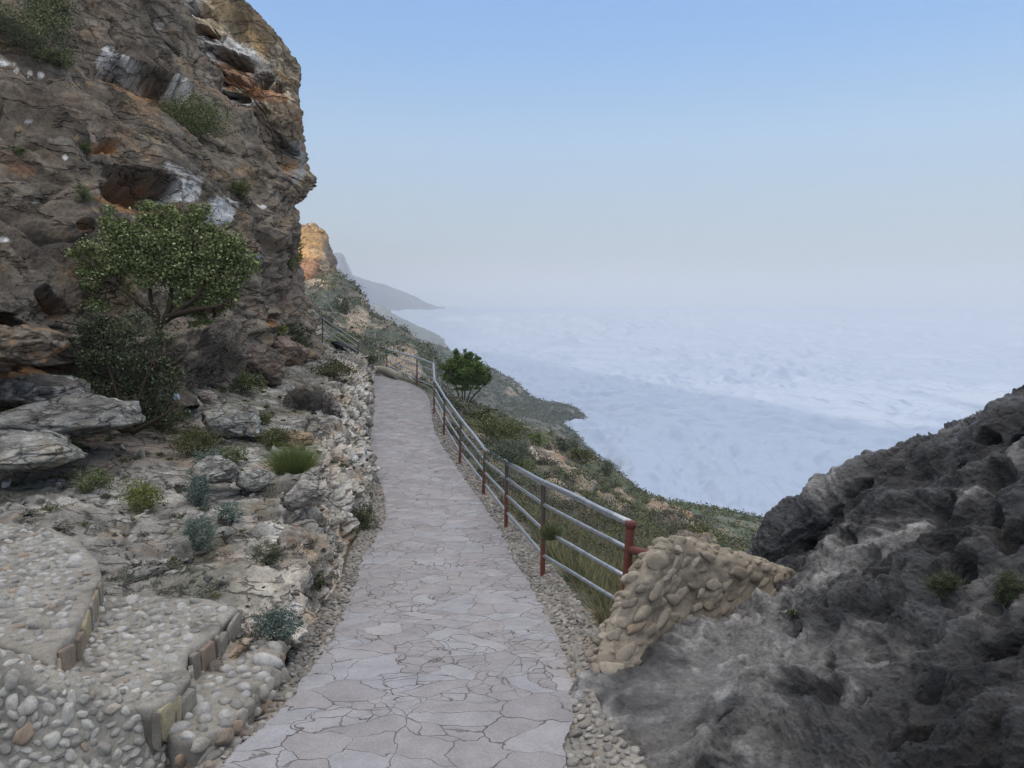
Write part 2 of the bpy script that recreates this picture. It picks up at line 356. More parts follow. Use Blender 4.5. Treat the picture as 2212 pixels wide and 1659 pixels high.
h1 = N(n, 'ShaderNodeMath', operation='ADD'); L(jc.outputs[0], h1.inputs[0]); L(lv.outputs[0], h1.inputs[1])
h2 = N(n, 'ShaderNodeMath', operation='MULTIPLY_ADD', i_1=1.1); L(mo.outputs['Fac'], h2.inputs[0]); L(h1.outputs[0], h2.inputs[2])
bp = N(n, 'ShaderNodeBump', i_Strength=0.9, i_Distance=0.018); L(h2.outputs[0], bp.inputs['Height']); L(bp.outputs[0], b.inputs['Normal'])
M_FLAG = m
G = ribbon(PL, PR, 700, 50)
edge = np.abs(np.linspace(-1, 1, 50))[None]**12
G[..., 2] += 0.012*fbm(G*(1, 1, 0)*1.2, 3)-0.01*edge+0.012
wob = 0.035*fbm(G*(1, 1, 0)*5.0, 3, seed=3)
G[..., 0] += wob*edge
path = mesh_obj('path', G, gfaces(700, 50), M_FLAG); tag(path, 'curving grey crazy-paved flagstone path', kind='structure')
# the ground the path is laid on
base = [PLo+np.array((-1.4, 0, 0.0)), PLo+np.array((-0.5, 0, -0.06)), PLo+np.array((0, 0, -0.07)), PL+np.array((0, 0, -0.07)), PR+np.array((0, 0, -0.07)), PRo+np.array((0, 0, -0.09)), PRo+np.array((0.09, 0, -0.38)), PRo+np.array((0.7, 0, -1.1)), PRo+np.array((2.5, 0, -3.0))]
G = np.stack([cr(q, 300) for q in base], 1); G = cr(G.transpose(1, 0, 2), 120).transpose(1, 0, 2); G[..., 2] += 0.02*fbm(G*3, 3)
cg = mix(np.tile(lin((118, 110, 98)), G.shape[:2]+(1,)), np.tile(lin((88, 86, 68)), G.shape[:2]+(1,)), 0.5+1.3*fbm(G*2, 4))
tag(mesh_obj('ground', G, gfaces(300, 120), M_EARTH, cg), 'earth bed under and beside the path', kind='structure')
# pebble verges of the path
def verge(A, B, name, label, seed, zo=0.0, rmin=0.018, rmax=0.042, outer_drop=0.35, dens=1.0, lift=0.0):
    rs = np.random.RandomState(seed)
    n_, m_ = 500, 12
    G = ribbon(A, B, n_, m_); t = np.linspace(0, 1, m_)[None]
    G[..., 2] += -0.012+0.01*fbm(G*6.0, 3)+lift*sstep(0.2, 0.9, t)
    out = B-A; out[:, 2] = 0; out /= np.linalg.norm(out, axis=1)[:, None]+1e-9
    o = cr(out, n_)
    e1 = G[:, -1]+o*0.03-np.array((0, 0, 0.03)); e2 = e1+o*0.02-np.array((0, 0, outer_drop))
    i1 = G[:, 0]-o*0.07-np.array((0, 0, 0.004))
    G = np.concatenate([i1[:, None], G, e1[:, None], e2[:, None]], 1)
    c = mix(np.tile(lin((128, 122, 114)), G.shape[:2]+(1,)), np.tile(lin((144, 137, 126)), G.shape[:2]+(1,)), 0.5+fbm(G*2.0, 3))
    parts = [(G.reshape(-1, 3), gfaces(n_, m_+3), c.reshape(-1, 3))]
    # pebbles by dart throwing, smaller and sparser detail with distance
    a, bb = cr(A, 2000), cr(B, 2000); seglen = np.linalg.norm(np.gradient((a+bb)/2, axis=0), axis=1)*1.0; wid = np.linalg.norm(bb-a, axis=1)
    keep = []; cell = {}
    area = float((seglen*wid).sum()); tries = int(area/(0.035**2)*5*dens)
    pr = seglen*wid/np.maximum(1, a[:, 1]/5); pr /= pr.sum()
    ii = rs.choice(2000, tries, p=pr); tt = rs.uniform(0.0, 1.0, tries)
    for i, t_ in zip(ii, tt):
        p = a[i]*(1-t_)+bb[i]*t_; p = p+np.array((0, 0, lift*float(sstep(0.2, 0.9, t_))))
        r = rs.uniform(rmin, rmax)*(1 if p[1] < 9 else 1.3)
        k = (int(p[0]//0.12), int(p[1]//0.12)); ok = True
        for dx in (-1, 0, 1):
            for dy in (-1, 0, 1):
                for (x, y, rr) in cell.get((k[0]+dx, k[1]+dy), ()):
                    if (x-p[0])**2+(y-p[1])**2 < (0.83*(r+rr))**2: ok = False
        if ok: cell.setdefault(k, []).append((p[0], p[1], r)); keep.append((p[0], p[1], p[2], r))
    K = np.array(keep)
    for near, sub in ((True, 2), (False, 1)):
        k = K[(K[:, 1] < 6.5) == near]
        if len(k) == 0: continue
        R = k[:, 3:4]*np.stack([rs.uniform(0.9, 1.3, len(k)), rs.uniform(0.65, 1.0, len(k)), rs.uniform(0.4, 0.62, len(k))], 1)
        V, F, nv = stones(k[:, :3]-np.array((0, 0, 0.008)), R, rs, sub, rough=0.35, cuts=6, lim=0.58)
        g = rs.uniform(0, 1, len(k)); g2 = rs.uniform(0, 1, len(k))
        c = mix(np.tile(lin((118, 113, 107)), (len(k), 1)), np.tile(lin((164, 158, 150)), (len(k), 1)), g)
        c = mix(c, np.tile(lin((144, 124, 106)), (len(k), 1)), (g2 > 0.93)*0.6)
        parts.append((V, F, np.repeat(c, nv, 0)))
    V, F, C = joinm(parts)
    o = mesh_obj(name, V, F, M_STONE, C); return tag(o, label, kind='structure')
verge(PR, PRo, 'path_edging', 'pebble-set strip and kerb on the railing side of the path', 11, lift=0.03)
verge(PL, PLo, 'path_edging', 'pebble-set strip between the path and the rock bank', 12, outer_drop=0.2)
# ---------------------------------------------------------------- rocky ground and bank left of the path
BANK = [
 [(380, 2300, 2.05), (250, 2300, 2.1), (100, 2250, 2.15), (-100, 2200, 2.2), (-300, 2100, 2.3), (-600, 2000, 2.4), (-900, 1900, 2.5), (-1500, 1800, 2.6)],
 [(520, 1700, 3.22), (420, 1700, 3.28), (330, 1690, 3.28), (200, 1640, 3.35), (50, 1560, 3.45), (-150, 1500, 3.6), (-400, 1470, 3.7), (-900, 1450, 3.8)],
 [(590, 1470, 4.12), (560, 1430, 4.2), (515, 1380, 4.28), (440, 1330, 4.5), (320, 1300, 4.68), (160, 1215, 5.05), (-60, 1190, 5.22), (-500, 1180, 5.3)],
 [(640, 1378, 4.85), (600, 1330, 4.78), (540, 1275, 4.88), (440, 1240, 5.08), (330, 1200, 5.4), (170, 1140, 5.65), (0, 1110, 5.9), (-500, 1090, 6.0)],
 [(690, 1315, 5.6), (645, 1240, 5.7), (570, 1180, 5.85), (470, 1130, 6.2), (340, 1095, 6.5), (170, 1060, 6.8), (-20, 1050, 6.8), (-500, 1040, 6.8)],
 [(735, 1256, 6.7), (695, 1160, 6.8), (620, 1080, 7.0), (500, 1040, 7.4), (360, 1012, 7.6), (190, 985, 7.6), (-20, 985, 7.3), (-500, 960, 7.0)],
 [(752, 1185, 8.15), (728, 1085, 8.3), (672, 1000, 8.6), (560, 975, 8.9), (420, 955, 9.0), (260, 935, 8.9), (50, 940, 8.2), (-500, 900, 8.0)],
 [(785, 1105, 9.9), (752, 1015, 10.0), (690, 945, 10.3), (590, 920, 10.4), (470, 905, 10.4), (320, 880, 10.2), (100, 880, 9.8), (-500, 860, 9.5)],
 [(796, 1035, 12.2), (768, 950, 12.3), (712, 895, 12.4), (620, 880, 12.3), (510, 862, 12.0), (380, 845, 11.5), (150, 840, 11), (-400, 830, 11)],
 [(791, 960, 15.8), (768, 878, 16.2), (722, 840, 16.6), (655, 826, 16.6), (570, 812, 16.2), (450, 805, 15), (250, 800, 14), (-300, 800, 14)],
 [(800, 870, 21.8), (783, 812, 22.3), (750, 775, 23), (705, 765, 23.4), (650, 755, 23), (570, 760, 21), (400, 770, 20), (0, 770, 20)],
 [(802, 812, 27.5), (793, 786, 28), (776, 770, 28.8), (735, 760, 29), (675, 737, 29), (600, 740, 27), (450, 750, 26), (0, 750, 26)],
 [(800, 822, 33), (788, 800, 34), (770, 790, 35), (730, 790, 36), (670, 790, 36), (600, 790, 36), (450, 790, 36), (0, 790, 36)]]
def rock_cols(G, base, dark, pale, ochre, seed, fs=1.0):
    k = G*fs; f = fbm(k*0.9, 4, seed=seed); f2 = fbm(k*3.1, 4, seed=seed+9); f3 = fbm(k*7.7, 3, seed=seed+4)
    c = np.tile(lin(base), G.shape[:-1]+(1,))
    c = mix(c, lin(dark), sstep(0.0, 0.35, f+0.5*f2)); c = mix(c, lin(pale), sstep(0.08, 0.4, -f*0.4+f2+0.3*f3)*0.8)
    c = mix(c, lin(ochre), sstep(0.18, 0.4, fbm(k*1.7, 4, seed=seed+31))*0.7)
    return c
G = loft(BANK, 640, 500, 0.5); n0 = outward(G, normals(G))
PX, PY = proj(G); dist = G[..., 1]
u = np.linspace(0, 7, 500)[None]*np.ones((640, 1))           # 0 at the path, 2 at the bank's lip, 7 far left
face = 1-sstep(1.6, 2.9, u)
st = G+0.25*np.stack([pn(G*1.3), pn(G*1.3+9), pn(G*1.3+17)], -1)
st = st+0.05*np.stack([pn(G*6), pn(G*6+9), pn(G*6+17)], -1)
f1, f2, cid, pl = worley(st*(1.3, 1.3, 1.9), 3, True); g1, g2, cid2, pl2 = worley(st*(4.2, 4.2, 5.6), 8, True)
crk = (1-sstep(0.0, 0.1, f2-f1)); crk2 = (1-sstep(0.0, 0.14, g2-g1))*sstep(-0.15, 0.15, fbm(G*1.1, 2, seed=33))
amp = 0.27+0.85*face
soil = patch(PX, PY, 200, 985, 260, 42, -10)*(u > 3)         # trodden earth strip
amp = amp*(1-0.85*soil)
disp = amp*(0.10*(cid-0.4)*sstep(0, 0.15, f2-f1)+0.24*pl*sstep(0, 0.15, f2-f1)+0.10*fbm(G*0.8, 4)-0.09*crk+0.03*(cid2-0.5)+0.10*pl2*sstep(0, 0.2, g2-g1)-0.035*crk2+0.035*ridged(G*3.1, 4)+0.03*fbm(G*11, 4, 0.6))
disp *= sstep(0, 0.25, u)*0.9+0.1
G = G+n0*disp[..., None]
c = rock_cols(G, (146, 141, 133), (112, 107, 100), (182, 177, 169), (156, 138, 118), 5)
cw = rock_cols(G, (200, 190, 176), (158, 147, 134), (224, 219, 210), (198, 166, 132), 15)
pale = face*sstep(-0.25, 0.15, fbm(G*0.9, 3, seed=40)+0.25*(PY > 980)+0.1*(PX > 700)); c = mix(c, cw, pale)
c = mix(c, lin((140, 126, 115)), soil*0.8)
veg = sstep(0.12, 0.3, fbm(G*1.1, 4, seed=61)+0.15*fbm(G*9, 2)+0.22*(dist > 11))*(1-face*0.8)*(1-soil)
c = mix(c, lin((96, 96, 76)), veg*0.5)
c = c*(1-0.45*np.maximum(crk, crk2*0.5))[..., None]
c = c*(0.9+0.25*cid2)[..., None]
ground = mesh_obj('rocky_ground', G, gfaces(640, 500), M_ROCK, c); tag(ground, 'broken pale limestone bank and stony terrace left of the path', kind='structure')
BANK_G, BANK_N, BANK_PX, BANK_PY, BANK_D = G[::4, ::4], n0[::4, ::4], PX[::4, ::4], PY[::4, ::4], dist[::4, ::4]
# ---------------------------------------------------------------- the near cliff
CLIFF = [
 [(-600, 990, 6.3), (-200, 985, 7.2), (20, 1000, 7.7), (200, 975, 8.3), (400, 900, 10.3), (550, 845, 15.4), (648, 800, 20.5), (648, 790, 30)],
 [(-600, 900, 6.6), (-200, 880, 7.5), (20, 890, 8.2), (200, 900, 9.0), (400, 850, 11), (550, 815, 15.8), (655, 765, 21), (648, 750, 30)],
 [(-600, 800, 6.6), (-200, 790, 7.3), (20, 790, 8.1), (200, 800, 9.3), (400, 775, 11.6), (550, 760, 16), (652, 730, 21.5), (640, 715, 31)],
 [(-600, 640, 6.9), (-200, 640, 7.4), (20, 660, 8.0), (200, 660, 9.5), (400, 650, 12.2), (550, 650, 16.2), (660, 650, 22), (640, 640, 31)],
 [(-600, 510, 7.6), (-200, 520, 8.1), (20, 540, 8.9), (200, 545, 10.4), (400, 550, 12.9), (545, 545, 16.6), (646, 545, 22), (625, 540, 31)],
 [(-600, 380, 8.8), (-200, 400, 9.3), (10, 430, 9.9), (200, 445, 11.3), (390, 450, 13.8), (530, 450, 17.2), (622, 455, 21.8), (600, 450, 30)],
 [(-600, 220, 10.2), (-200, 240, 10.8), (0, 300, 11.4), (190, 320, 12.8), (370, 335, 15.2), (500, 345, 18.3), (590, 355, 21.6), (570, 350, 30)],
 [(-600, 60, 11.8), (-200, 90, 12.4), (0, 170, 13.2), (170, 190, 14.6), (320, 205, 17), (430, 210, 19.3), (500, 225, 21.6), (485, 220, 30)],
 [(-600, -120, 13.5), (-200, -80, 14.3), (0, 30, 15.2), (130, 60, 16.7), (250, 80, 18.8), (350, 95, 20.6), (435, 112, 22), (420, 110, 30)],
 [(-600, -320, 15.5), (-200, -260, 16.5), (0, -110, 17.5), (100, -80, 18.8), (190, -60, 20.4), (260, -45, 21.6), (345, -20, 22.8), (320, -20, 30)],
 [(-600, -700, 18), (-200, -600, 19), (0, -420, 20), (60, -360, 21), (100, -320, 22), (140, -290, 23), (190, -260, 24), (180, -240, 30)]]
def cliff_disp(G, n, scale=1.0, seed=0.0):
    # strata dip down to the right: coordinates squeezed across the bedding
    dip = rad(38); x = G[..., 0]*math.cos(dip)-G[..., 2]*math.sin(dip); z = G[..., 0]*math.sin(dip)+G[..., 2]*math.cos(dip)
    Q = np.stack([x*0.35, G[..., 1]*0.35, z*1.0], -1)/scale
    w = Q+0.35*np.stack([pn(Q*1.1), pn(Q*1.1+5), pn(Q*1.1+11)], -1)+0.08*np.stack([pn(Q*5), pn(Q*5+5), pn(Q*5+11)], -1)
    f1, f2, cid, pl = worley(w*(0.55, 0.55, 0.9), seed+2, True); g1, g2, cid2, pl2 = worley(w*(1.7, 1.7, 2.8), seed+6, True)
    m1 = sstep(-0.05, 0.2, fbm(Q*0.8, 2, seed=seed+60)); m2 = sstep(-0.1, 0.2, fbm(Q*1.3, 2, seed=seed+70))
    crk = (1-sstep(0, 0.045, f2-f1))*m1; crk2 = (1-sstep(0, 0.06, g2-g1))*m2
    zz = (w[..., 2]+0.25*fbm(Q*0.9, 3, seed=seed+5))*1.5; st_ = zz-np.floor(zz)
    ledge = np.minimum(st_*1.15, 1)-0.5*sstep(0.86, 1.0, st_)
    d = 0.5*fbm(Q*0.7, 3, seed=seed)+0.42*pl*sstep(0, 0.16, f2-f1)+0.16*pl2*sstep(0, 0.2, g2-g1)-0.2*crk-0.09*crk2+0.2*ledge*sstep(-0.3, 0.2, fbm(Q*0.5, 2, seed=seed+21))
    d = d+0.22*fbm(Q*(1.2, 1.2, 2.6), 4, seed=seed+2)+0.07*ridged(G/scale*2.1, 4, seed=seed)+0.07*fbm(G/scale*5.5, 5, 0.65, seed=seed)
    pock = np.maximum(0, 0.33-g1)*(cid2 > 0.86)*1.0
    d = d-pock
    return d*scale, crk, crk2, cid, cid2, Q
def build_cliff(rows, n_, m_, name, label, caves, patches, base, dark, pale, ochre, seed, scale=1.0, amp=1.0):
    G = loft(rows, n_, m_); nn = outward(G, normals(G)); PX, PY = proj(G)
    d, crk, crk2, cid, cid2, Q = cliff_disp(G, nn, scale, seed)
    G = G+nn*(amp*(d-d.mean()))[..., None]; PX, PY = proj(G)
    w1 = 0.32*fbm(G*1.5/scale, 4, seed=77)+0.2*fbm(G*5/scale, 3, seed=7)
    cav = np.zeros(PX.shape); tint = np.zeros(PX.shape); lip = np.zeros(PX.shape)
    for (x, y, rx, ry, rot, dep) in caves:
        p = patch(PX, PY, x, y, rx, ry, rot, w1*0.6, 0.24); cav += p*dep*1.15; tint = np.maximum(tint, patch(PX, PY, x, y+ry*0.25, rx*1.05, ry*1.15, rot, w1, 0.2))
        lip += patch(PX, PY, x, y-ry*1.1, rx*1.1, ry*0.3, rot, w1, 0.5)*dep*0.18
    G = G+nn*(lip-cav)[..., None]+np.array((0, 0, 0.22))*np.minimum(cav, 1.3)[..., None]
    c = rock_cols(Q*1.6, base, dark, pale, ochre, seed+3)
    c = mix(c, lin((172, 128, 86)), tint*0.85)
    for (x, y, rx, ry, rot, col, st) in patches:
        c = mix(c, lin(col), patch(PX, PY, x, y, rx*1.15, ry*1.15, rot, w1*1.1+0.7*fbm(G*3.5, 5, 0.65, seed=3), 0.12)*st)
    tn = np.zeros(PX.shape)
    for (x, y, rx, ry, rot, dep) in caves:
        if dep > 0.25: tn = np.maximum(tn, patch(PX, PY, x, y+ry*0.2, rx*0.92, ry*1.0, rot, w1, 0.2))
    c = mix(c, lin((184, 132, 84)), tn*0.85)
    c = c*(1-0.4*np.maximum(crk, crk2*0.6))[..., None]*(0.88+0.24*cid2)[..., None]
    o = mesh_obj(name, G, gfaces(n_, m_), M_CLIFF, c); tag(o, label, kind='structure'); return G
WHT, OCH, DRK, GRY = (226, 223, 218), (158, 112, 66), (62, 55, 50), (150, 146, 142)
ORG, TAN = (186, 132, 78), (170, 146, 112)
cavesF = [(315, 180, 95, 24, 18, 1.0), (250, 165, 42, 14, 10, 0.8), (304, 418, 74, 32, 8, 1.15), (235, 316, 18, 13, 0, 0.35), (205, 322, 14, 9, 0, 0.2),
          (8, 705, 30, 22, 20, 0.7), (110, 655, 40, 18, 45, 0.35), (60, 800, 90, 9, -6, 0.7), (345, 485, 22, 18, 0, 0.3), (590, 690, 10, 12, 0, 0.3), (185, 485, 16, 10, 0, 0.2)]
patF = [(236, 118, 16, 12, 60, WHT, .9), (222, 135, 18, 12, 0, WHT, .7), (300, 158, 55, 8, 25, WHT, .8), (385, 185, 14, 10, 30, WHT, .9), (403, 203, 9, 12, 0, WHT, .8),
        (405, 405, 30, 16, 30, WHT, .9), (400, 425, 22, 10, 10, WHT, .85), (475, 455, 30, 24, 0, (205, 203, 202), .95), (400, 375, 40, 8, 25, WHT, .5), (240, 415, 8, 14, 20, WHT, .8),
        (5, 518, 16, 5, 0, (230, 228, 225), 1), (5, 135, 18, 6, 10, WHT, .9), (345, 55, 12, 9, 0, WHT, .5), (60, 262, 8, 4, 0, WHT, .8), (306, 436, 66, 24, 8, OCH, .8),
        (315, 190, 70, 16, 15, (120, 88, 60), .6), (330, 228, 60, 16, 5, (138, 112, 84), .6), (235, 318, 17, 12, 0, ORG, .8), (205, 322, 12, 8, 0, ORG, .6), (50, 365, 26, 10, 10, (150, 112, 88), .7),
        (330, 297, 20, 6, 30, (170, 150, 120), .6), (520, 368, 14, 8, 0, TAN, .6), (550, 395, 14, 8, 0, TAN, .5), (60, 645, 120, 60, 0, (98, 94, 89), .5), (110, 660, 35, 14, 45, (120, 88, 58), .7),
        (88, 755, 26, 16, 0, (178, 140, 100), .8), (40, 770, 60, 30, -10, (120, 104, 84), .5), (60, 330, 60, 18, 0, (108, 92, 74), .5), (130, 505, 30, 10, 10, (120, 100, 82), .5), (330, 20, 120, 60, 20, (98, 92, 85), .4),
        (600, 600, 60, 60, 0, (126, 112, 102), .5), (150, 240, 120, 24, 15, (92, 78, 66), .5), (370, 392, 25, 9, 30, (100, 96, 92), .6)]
_r2 = random.Random(4)
for k in range(26): patF.append((_r2.uniform(30, 600), _r2.uniform(130, 640), _r2.uniform(4, 10), _r2.uniform(3, 5), _r2.uniform(0, 40), WHT if k % 2 else TAN, .8))
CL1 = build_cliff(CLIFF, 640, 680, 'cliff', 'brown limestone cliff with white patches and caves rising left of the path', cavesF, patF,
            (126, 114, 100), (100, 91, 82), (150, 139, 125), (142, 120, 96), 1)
NOSE = [
 [(480, 620, 24), (560, 600, 24), (618, 570, 24), (630, 540, 25), (610, 540, 34)],
 [(480, 500, 24), (560, 480, 23.6), (606, 462, 23.6), (625, 452, 25), (600, 460, 34)],
 [(480, 430, 24.5), (570, 420, 22.8), (618, 415, 22.8), (646, 400, 24.3), (625, 400, 34)],
 [(470, 340, 24.5), (560, 335, 23.2), (618, 330, 23), (654, 325, 24.8), (632, 320, 34)],
 [(440, 230, 25), (535, 225, 23.8), (600, 220, 23.8), (638, 215, 25.5), (615, 215, 35)],
 [(380, 130, 26), (480, 125, 24.8), (558, 122, 24.8), (603, 118, 26.5), (575, 120, 36)],
 [(340, 55, 27), (435, 50, 25.8), (515, 50, 26), (561, 48, 27.8), (530, 50, 37)],
 [(310, 0, 28), (390, -5, 26.8), (455, -5, 27.2), (500, -5, 29), (470, 0, 38)],
 [(260, -100, 30), (320, -100, 28.8), (370, -100, 29), (410, -100, 30.5), (390, -100, 40)],
 [(200, -260, 33), (240, -260, 32), (270, -260, 32), (300, -260, 33), (280, -260, 42)]]
cavesN = [(500, 130, 50, 14, 22, .8), (448, 70, 26, 9, 20, .5), (575, 178, 16, 13, 0, .7), (605, 190, 14, 9, 10, .6), (515, 213, 26, 9, 8, .5), (470, 212, 20, 14, 0, .6), (612, 352, 30, 34, 60, .9), (430, 25, 26, 10, 15, .7)]
CRM = (214, 200, 176)
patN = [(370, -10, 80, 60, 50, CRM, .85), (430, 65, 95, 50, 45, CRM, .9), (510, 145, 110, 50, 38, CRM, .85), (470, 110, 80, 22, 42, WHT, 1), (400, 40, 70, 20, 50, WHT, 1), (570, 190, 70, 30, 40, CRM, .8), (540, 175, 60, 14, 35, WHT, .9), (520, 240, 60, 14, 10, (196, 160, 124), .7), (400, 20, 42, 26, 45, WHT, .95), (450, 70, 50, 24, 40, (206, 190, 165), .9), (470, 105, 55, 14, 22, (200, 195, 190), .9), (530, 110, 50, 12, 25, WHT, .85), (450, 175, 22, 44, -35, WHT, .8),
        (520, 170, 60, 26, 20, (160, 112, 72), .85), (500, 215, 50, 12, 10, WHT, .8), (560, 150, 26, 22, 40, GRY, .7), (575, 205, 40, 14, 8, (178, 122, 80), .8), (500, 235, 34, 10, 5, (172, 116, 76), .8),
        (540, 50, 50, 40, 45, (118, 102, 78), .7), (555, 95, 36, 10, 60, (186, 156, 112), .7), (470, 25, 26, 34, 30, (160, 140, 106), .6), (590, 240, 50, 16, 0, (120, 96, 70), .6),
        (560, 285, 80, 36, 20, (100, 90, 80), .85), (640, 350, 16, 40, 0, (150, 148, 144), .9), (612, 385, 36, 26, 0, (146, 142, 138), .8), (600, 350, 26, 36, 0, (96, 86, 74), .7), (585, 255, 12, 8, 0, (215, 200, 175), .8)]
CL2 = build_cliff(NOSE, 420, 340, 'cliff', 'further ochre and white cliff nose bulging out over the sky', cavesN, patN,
            (132, 116, 94), (102, 92, 80), (178, 162, 138), (158, 120, 82), 21, 1.15)  # ochre rock, with soft warm reflected light also put into the colour
# ---------------------------------------------------------------- slopes below and beyond the path
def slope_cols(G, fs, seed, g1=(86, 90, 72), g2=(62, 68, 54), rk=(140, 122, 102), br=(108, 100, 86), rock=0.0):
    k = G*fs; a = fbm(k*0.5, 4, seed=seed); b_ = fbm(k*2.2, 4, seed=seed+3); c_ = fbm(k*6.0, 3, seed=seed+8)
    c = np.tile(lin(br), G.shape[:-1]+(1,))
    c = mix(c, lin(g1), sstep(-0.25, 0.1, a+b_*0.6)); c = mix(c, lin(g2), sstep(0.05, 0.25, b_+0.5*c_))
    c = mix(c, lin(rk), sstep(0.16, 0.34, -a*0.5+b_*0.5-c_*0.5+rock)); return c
def slope(rows, n_, m_, name, label, fs, seed, amp, cols=None, rockp=(), bush=0.6, mat=None, kind='structure', hem=False):
    G = loft(rows, n_, m_); nn = outward(G, normals(G)); PX, PY = proj(G)
    rk = np.zeros(PX.shape)
    w1 = 0.5*fbm(G*fs*1.2, 4, seed=seed+50)
    for (x, y, rx, ry, rot) in rockp: rk = np.maximum(rk, patch(PX, PY, x, y, rx, ry, rot, w1, 0.25))
    f1, f2, cid = worley(G*fs*2.6, seed); b1, b2, bid = worley(G*fs*5.5, seed+3)
    bumps = np.maximum(0, 0.55-f1)*(cid > 0.35)*bush+np.maximum(0, 0.5-b1)*(bid > 0.3)*bush*0.5
    d = amp*(0.6*fbm(G*fs*0.6, 4, seed=seed)+0.25*ridged(G*fs*1.9, 4, seed=seed)+bumps*(1-rk)*0.9+rk*(0.5*ridged(G*fs*(1.2, 1.2, 3.4), 4, seed=seed+5)))
    d = d*np.clip(G[..., 1]/16, 0.12, 1)
    if hem: d = d*sstep(0.16, 0.34, np.linspace(0, 1, m_))[None]
    G = G+nn*d[..., None]
    c = slope_cols(G, fs, seed, **(cols or {}))
    bm_ = np.clip((0.5-f1)*3, 0, 1)*(cid > 0.35)*(G[..., 1] > 12); c = mix(c, c*np.array((0.72, 0.86, 0.62)), bm_*0.8)
    rc = rock_cols(G*fs*1.4, (148, 134, 116), (108, 98, 87), (186, 175, 160), (158, 130, 104), seed+2)
    c = mix(c, rc, rk)
    o = mesh_obj(name, G, gfaces(n_, m_), mat or M_EARTH, c); tag(o, label, kind=kind); return G, nn
R1 = [
 [(1290, 1720, 3.4), (1330, 1680, 3.9), (1500, 1560, 5.0), (1620, 1480, 7), (1760, 1400, 11), (1900, 1400, 16), (2000, 1460, 22)],
 [(1290, 1450, 4.35), (1340, 1420, 4.9), (1430, 1360, 6.2), (1510, 1290, 8.5), (1610, 1225, 13), (1700, 1225, 18), (1760, 1300, 26)],
 [(1280, 1349, 5.4), (1330, 1320, 6.2), (1400, 1262, 8.0), (1450, 1212, 11), (1520, 1172, 17), (1590, 1190, 24), (1640, 1260, 34)],
 [(1210, 1256, 6.7), (1260, 1240, 7.6), (1330, 1205, 9.6), (1400, 1165, 13.5), (1455, 1132, 22), (1530, 1160, 32), (1580, 1240, 44)],
 [(1140, 1171, 8.3), (1185, 1165, 9.4), (1255, 1145, 12), (1330, 1115, 17), (1392, 1088, 30), (1470, 1130, 42), (1540, 1230, 56)],
 [(1062, 1080, 10.8), (1105, 1085, 12), (1180, 1075, 15.5), (1250, 1055, 22), (1322, 1032, 35), (1400, 1090, 50), (1480, 1200, 66)],
 [(1022, 1033, 12.6), (1062, 1037, 14), (1120, 1025, 18), (1180, 1005, 26), (1250, 986, 38), (1340, 1040, 55), (1430, 1150, 72)],
 [(964, 950, 16.2), (1002, 955, 18), (1060, 955, 22), (1120, 952, 30), (1180, 946, 42), (1280, 1000, 60), (1370, 1100, 80)],
 [(942, 884, 20.4), (975, 895, 22.5), (1010, 903, 27), (1060, 910, 34), (1100, 917, 45), (1190, 960, 62), (1290, 1050, 84)],
 [(916, 838, 24.2), (945, 862, 26), (975, 874, 30), (1010, 880, 36), (1045, 888, 46), (1130, 930, 64), (1230, 1010, 86)],
 [(862, 818, 27), (890, 845, 30), (930, 868, 34), (968, 880, 40), (1000, 895, 48), (1070, 930, 66), (1160, 1000, 88)]]
R1 = [[(r[0][0]-50, r[0][1]+110, r[0][2]*0.985)]+r for r in R1]
R1G, R1N = slope(R1, 620, 520, 'hillside', 'near scrub and rock hillside falling away below the railing', 0.55, 3, 0.55, hem=True,
      rockp=[(1420, 1225, 50, 30, 20), (1180, 1000, 45, 16, 25), (1250, 1045, 40, 18, 30), (1330, 1100, 30, 30, 30), (1440, 1120, 45, 28, 35), (1230, 1110, 60, 18, 30), (1500, 1180, 40, 30, 0), (1100, 960, 20, 12, 0), (1200, 1075, 40, 14, 30), (1370, 1340, 50, 25, 40)])
RSH = [
 [(1330, 1060, 130), (1395, 1082, 95), (1400, 1130, 70), (1400, 1200, 50), (1400, 1290, 38)],
 [(1400, 1080, 140), (1450, 1098, 105), (1460, 1150, 75), (1470, 1220, 54), (1480, 1300, 42)],
 [(1500, 1100, 150), (1550, 1111, 110), (1570, 1160, 80), (1580, 1230, 58), (1590, 1310, 45)],
 [(1600, 1120, 150), (1640, 1125, 112), (1660, 1180, 82), (1670, 1250, 60), (1680, 1330, 46)],
 [(1700, 1150, 150), (1740, 1150, 112), (1760, 1200, 82), (1770, 1270, 60), (1780, 1350, 46)],
 [(1850, 1220, 150), (1900, 1220, 112), (1920, 1280, 82), (1930, 1330, 60), (1940, 1400, 46)]]
SHG, SHN = slope(RSH, 360, 260, 'hillside', 'green-grey scrub shoulder of the hill behind the stone wall', 0.22, 13, 0.8,
      cols=dict(g1=(92, 100, 86), g2=(72, 82, 70), br=(106, 106, 92)), bush=0.8)
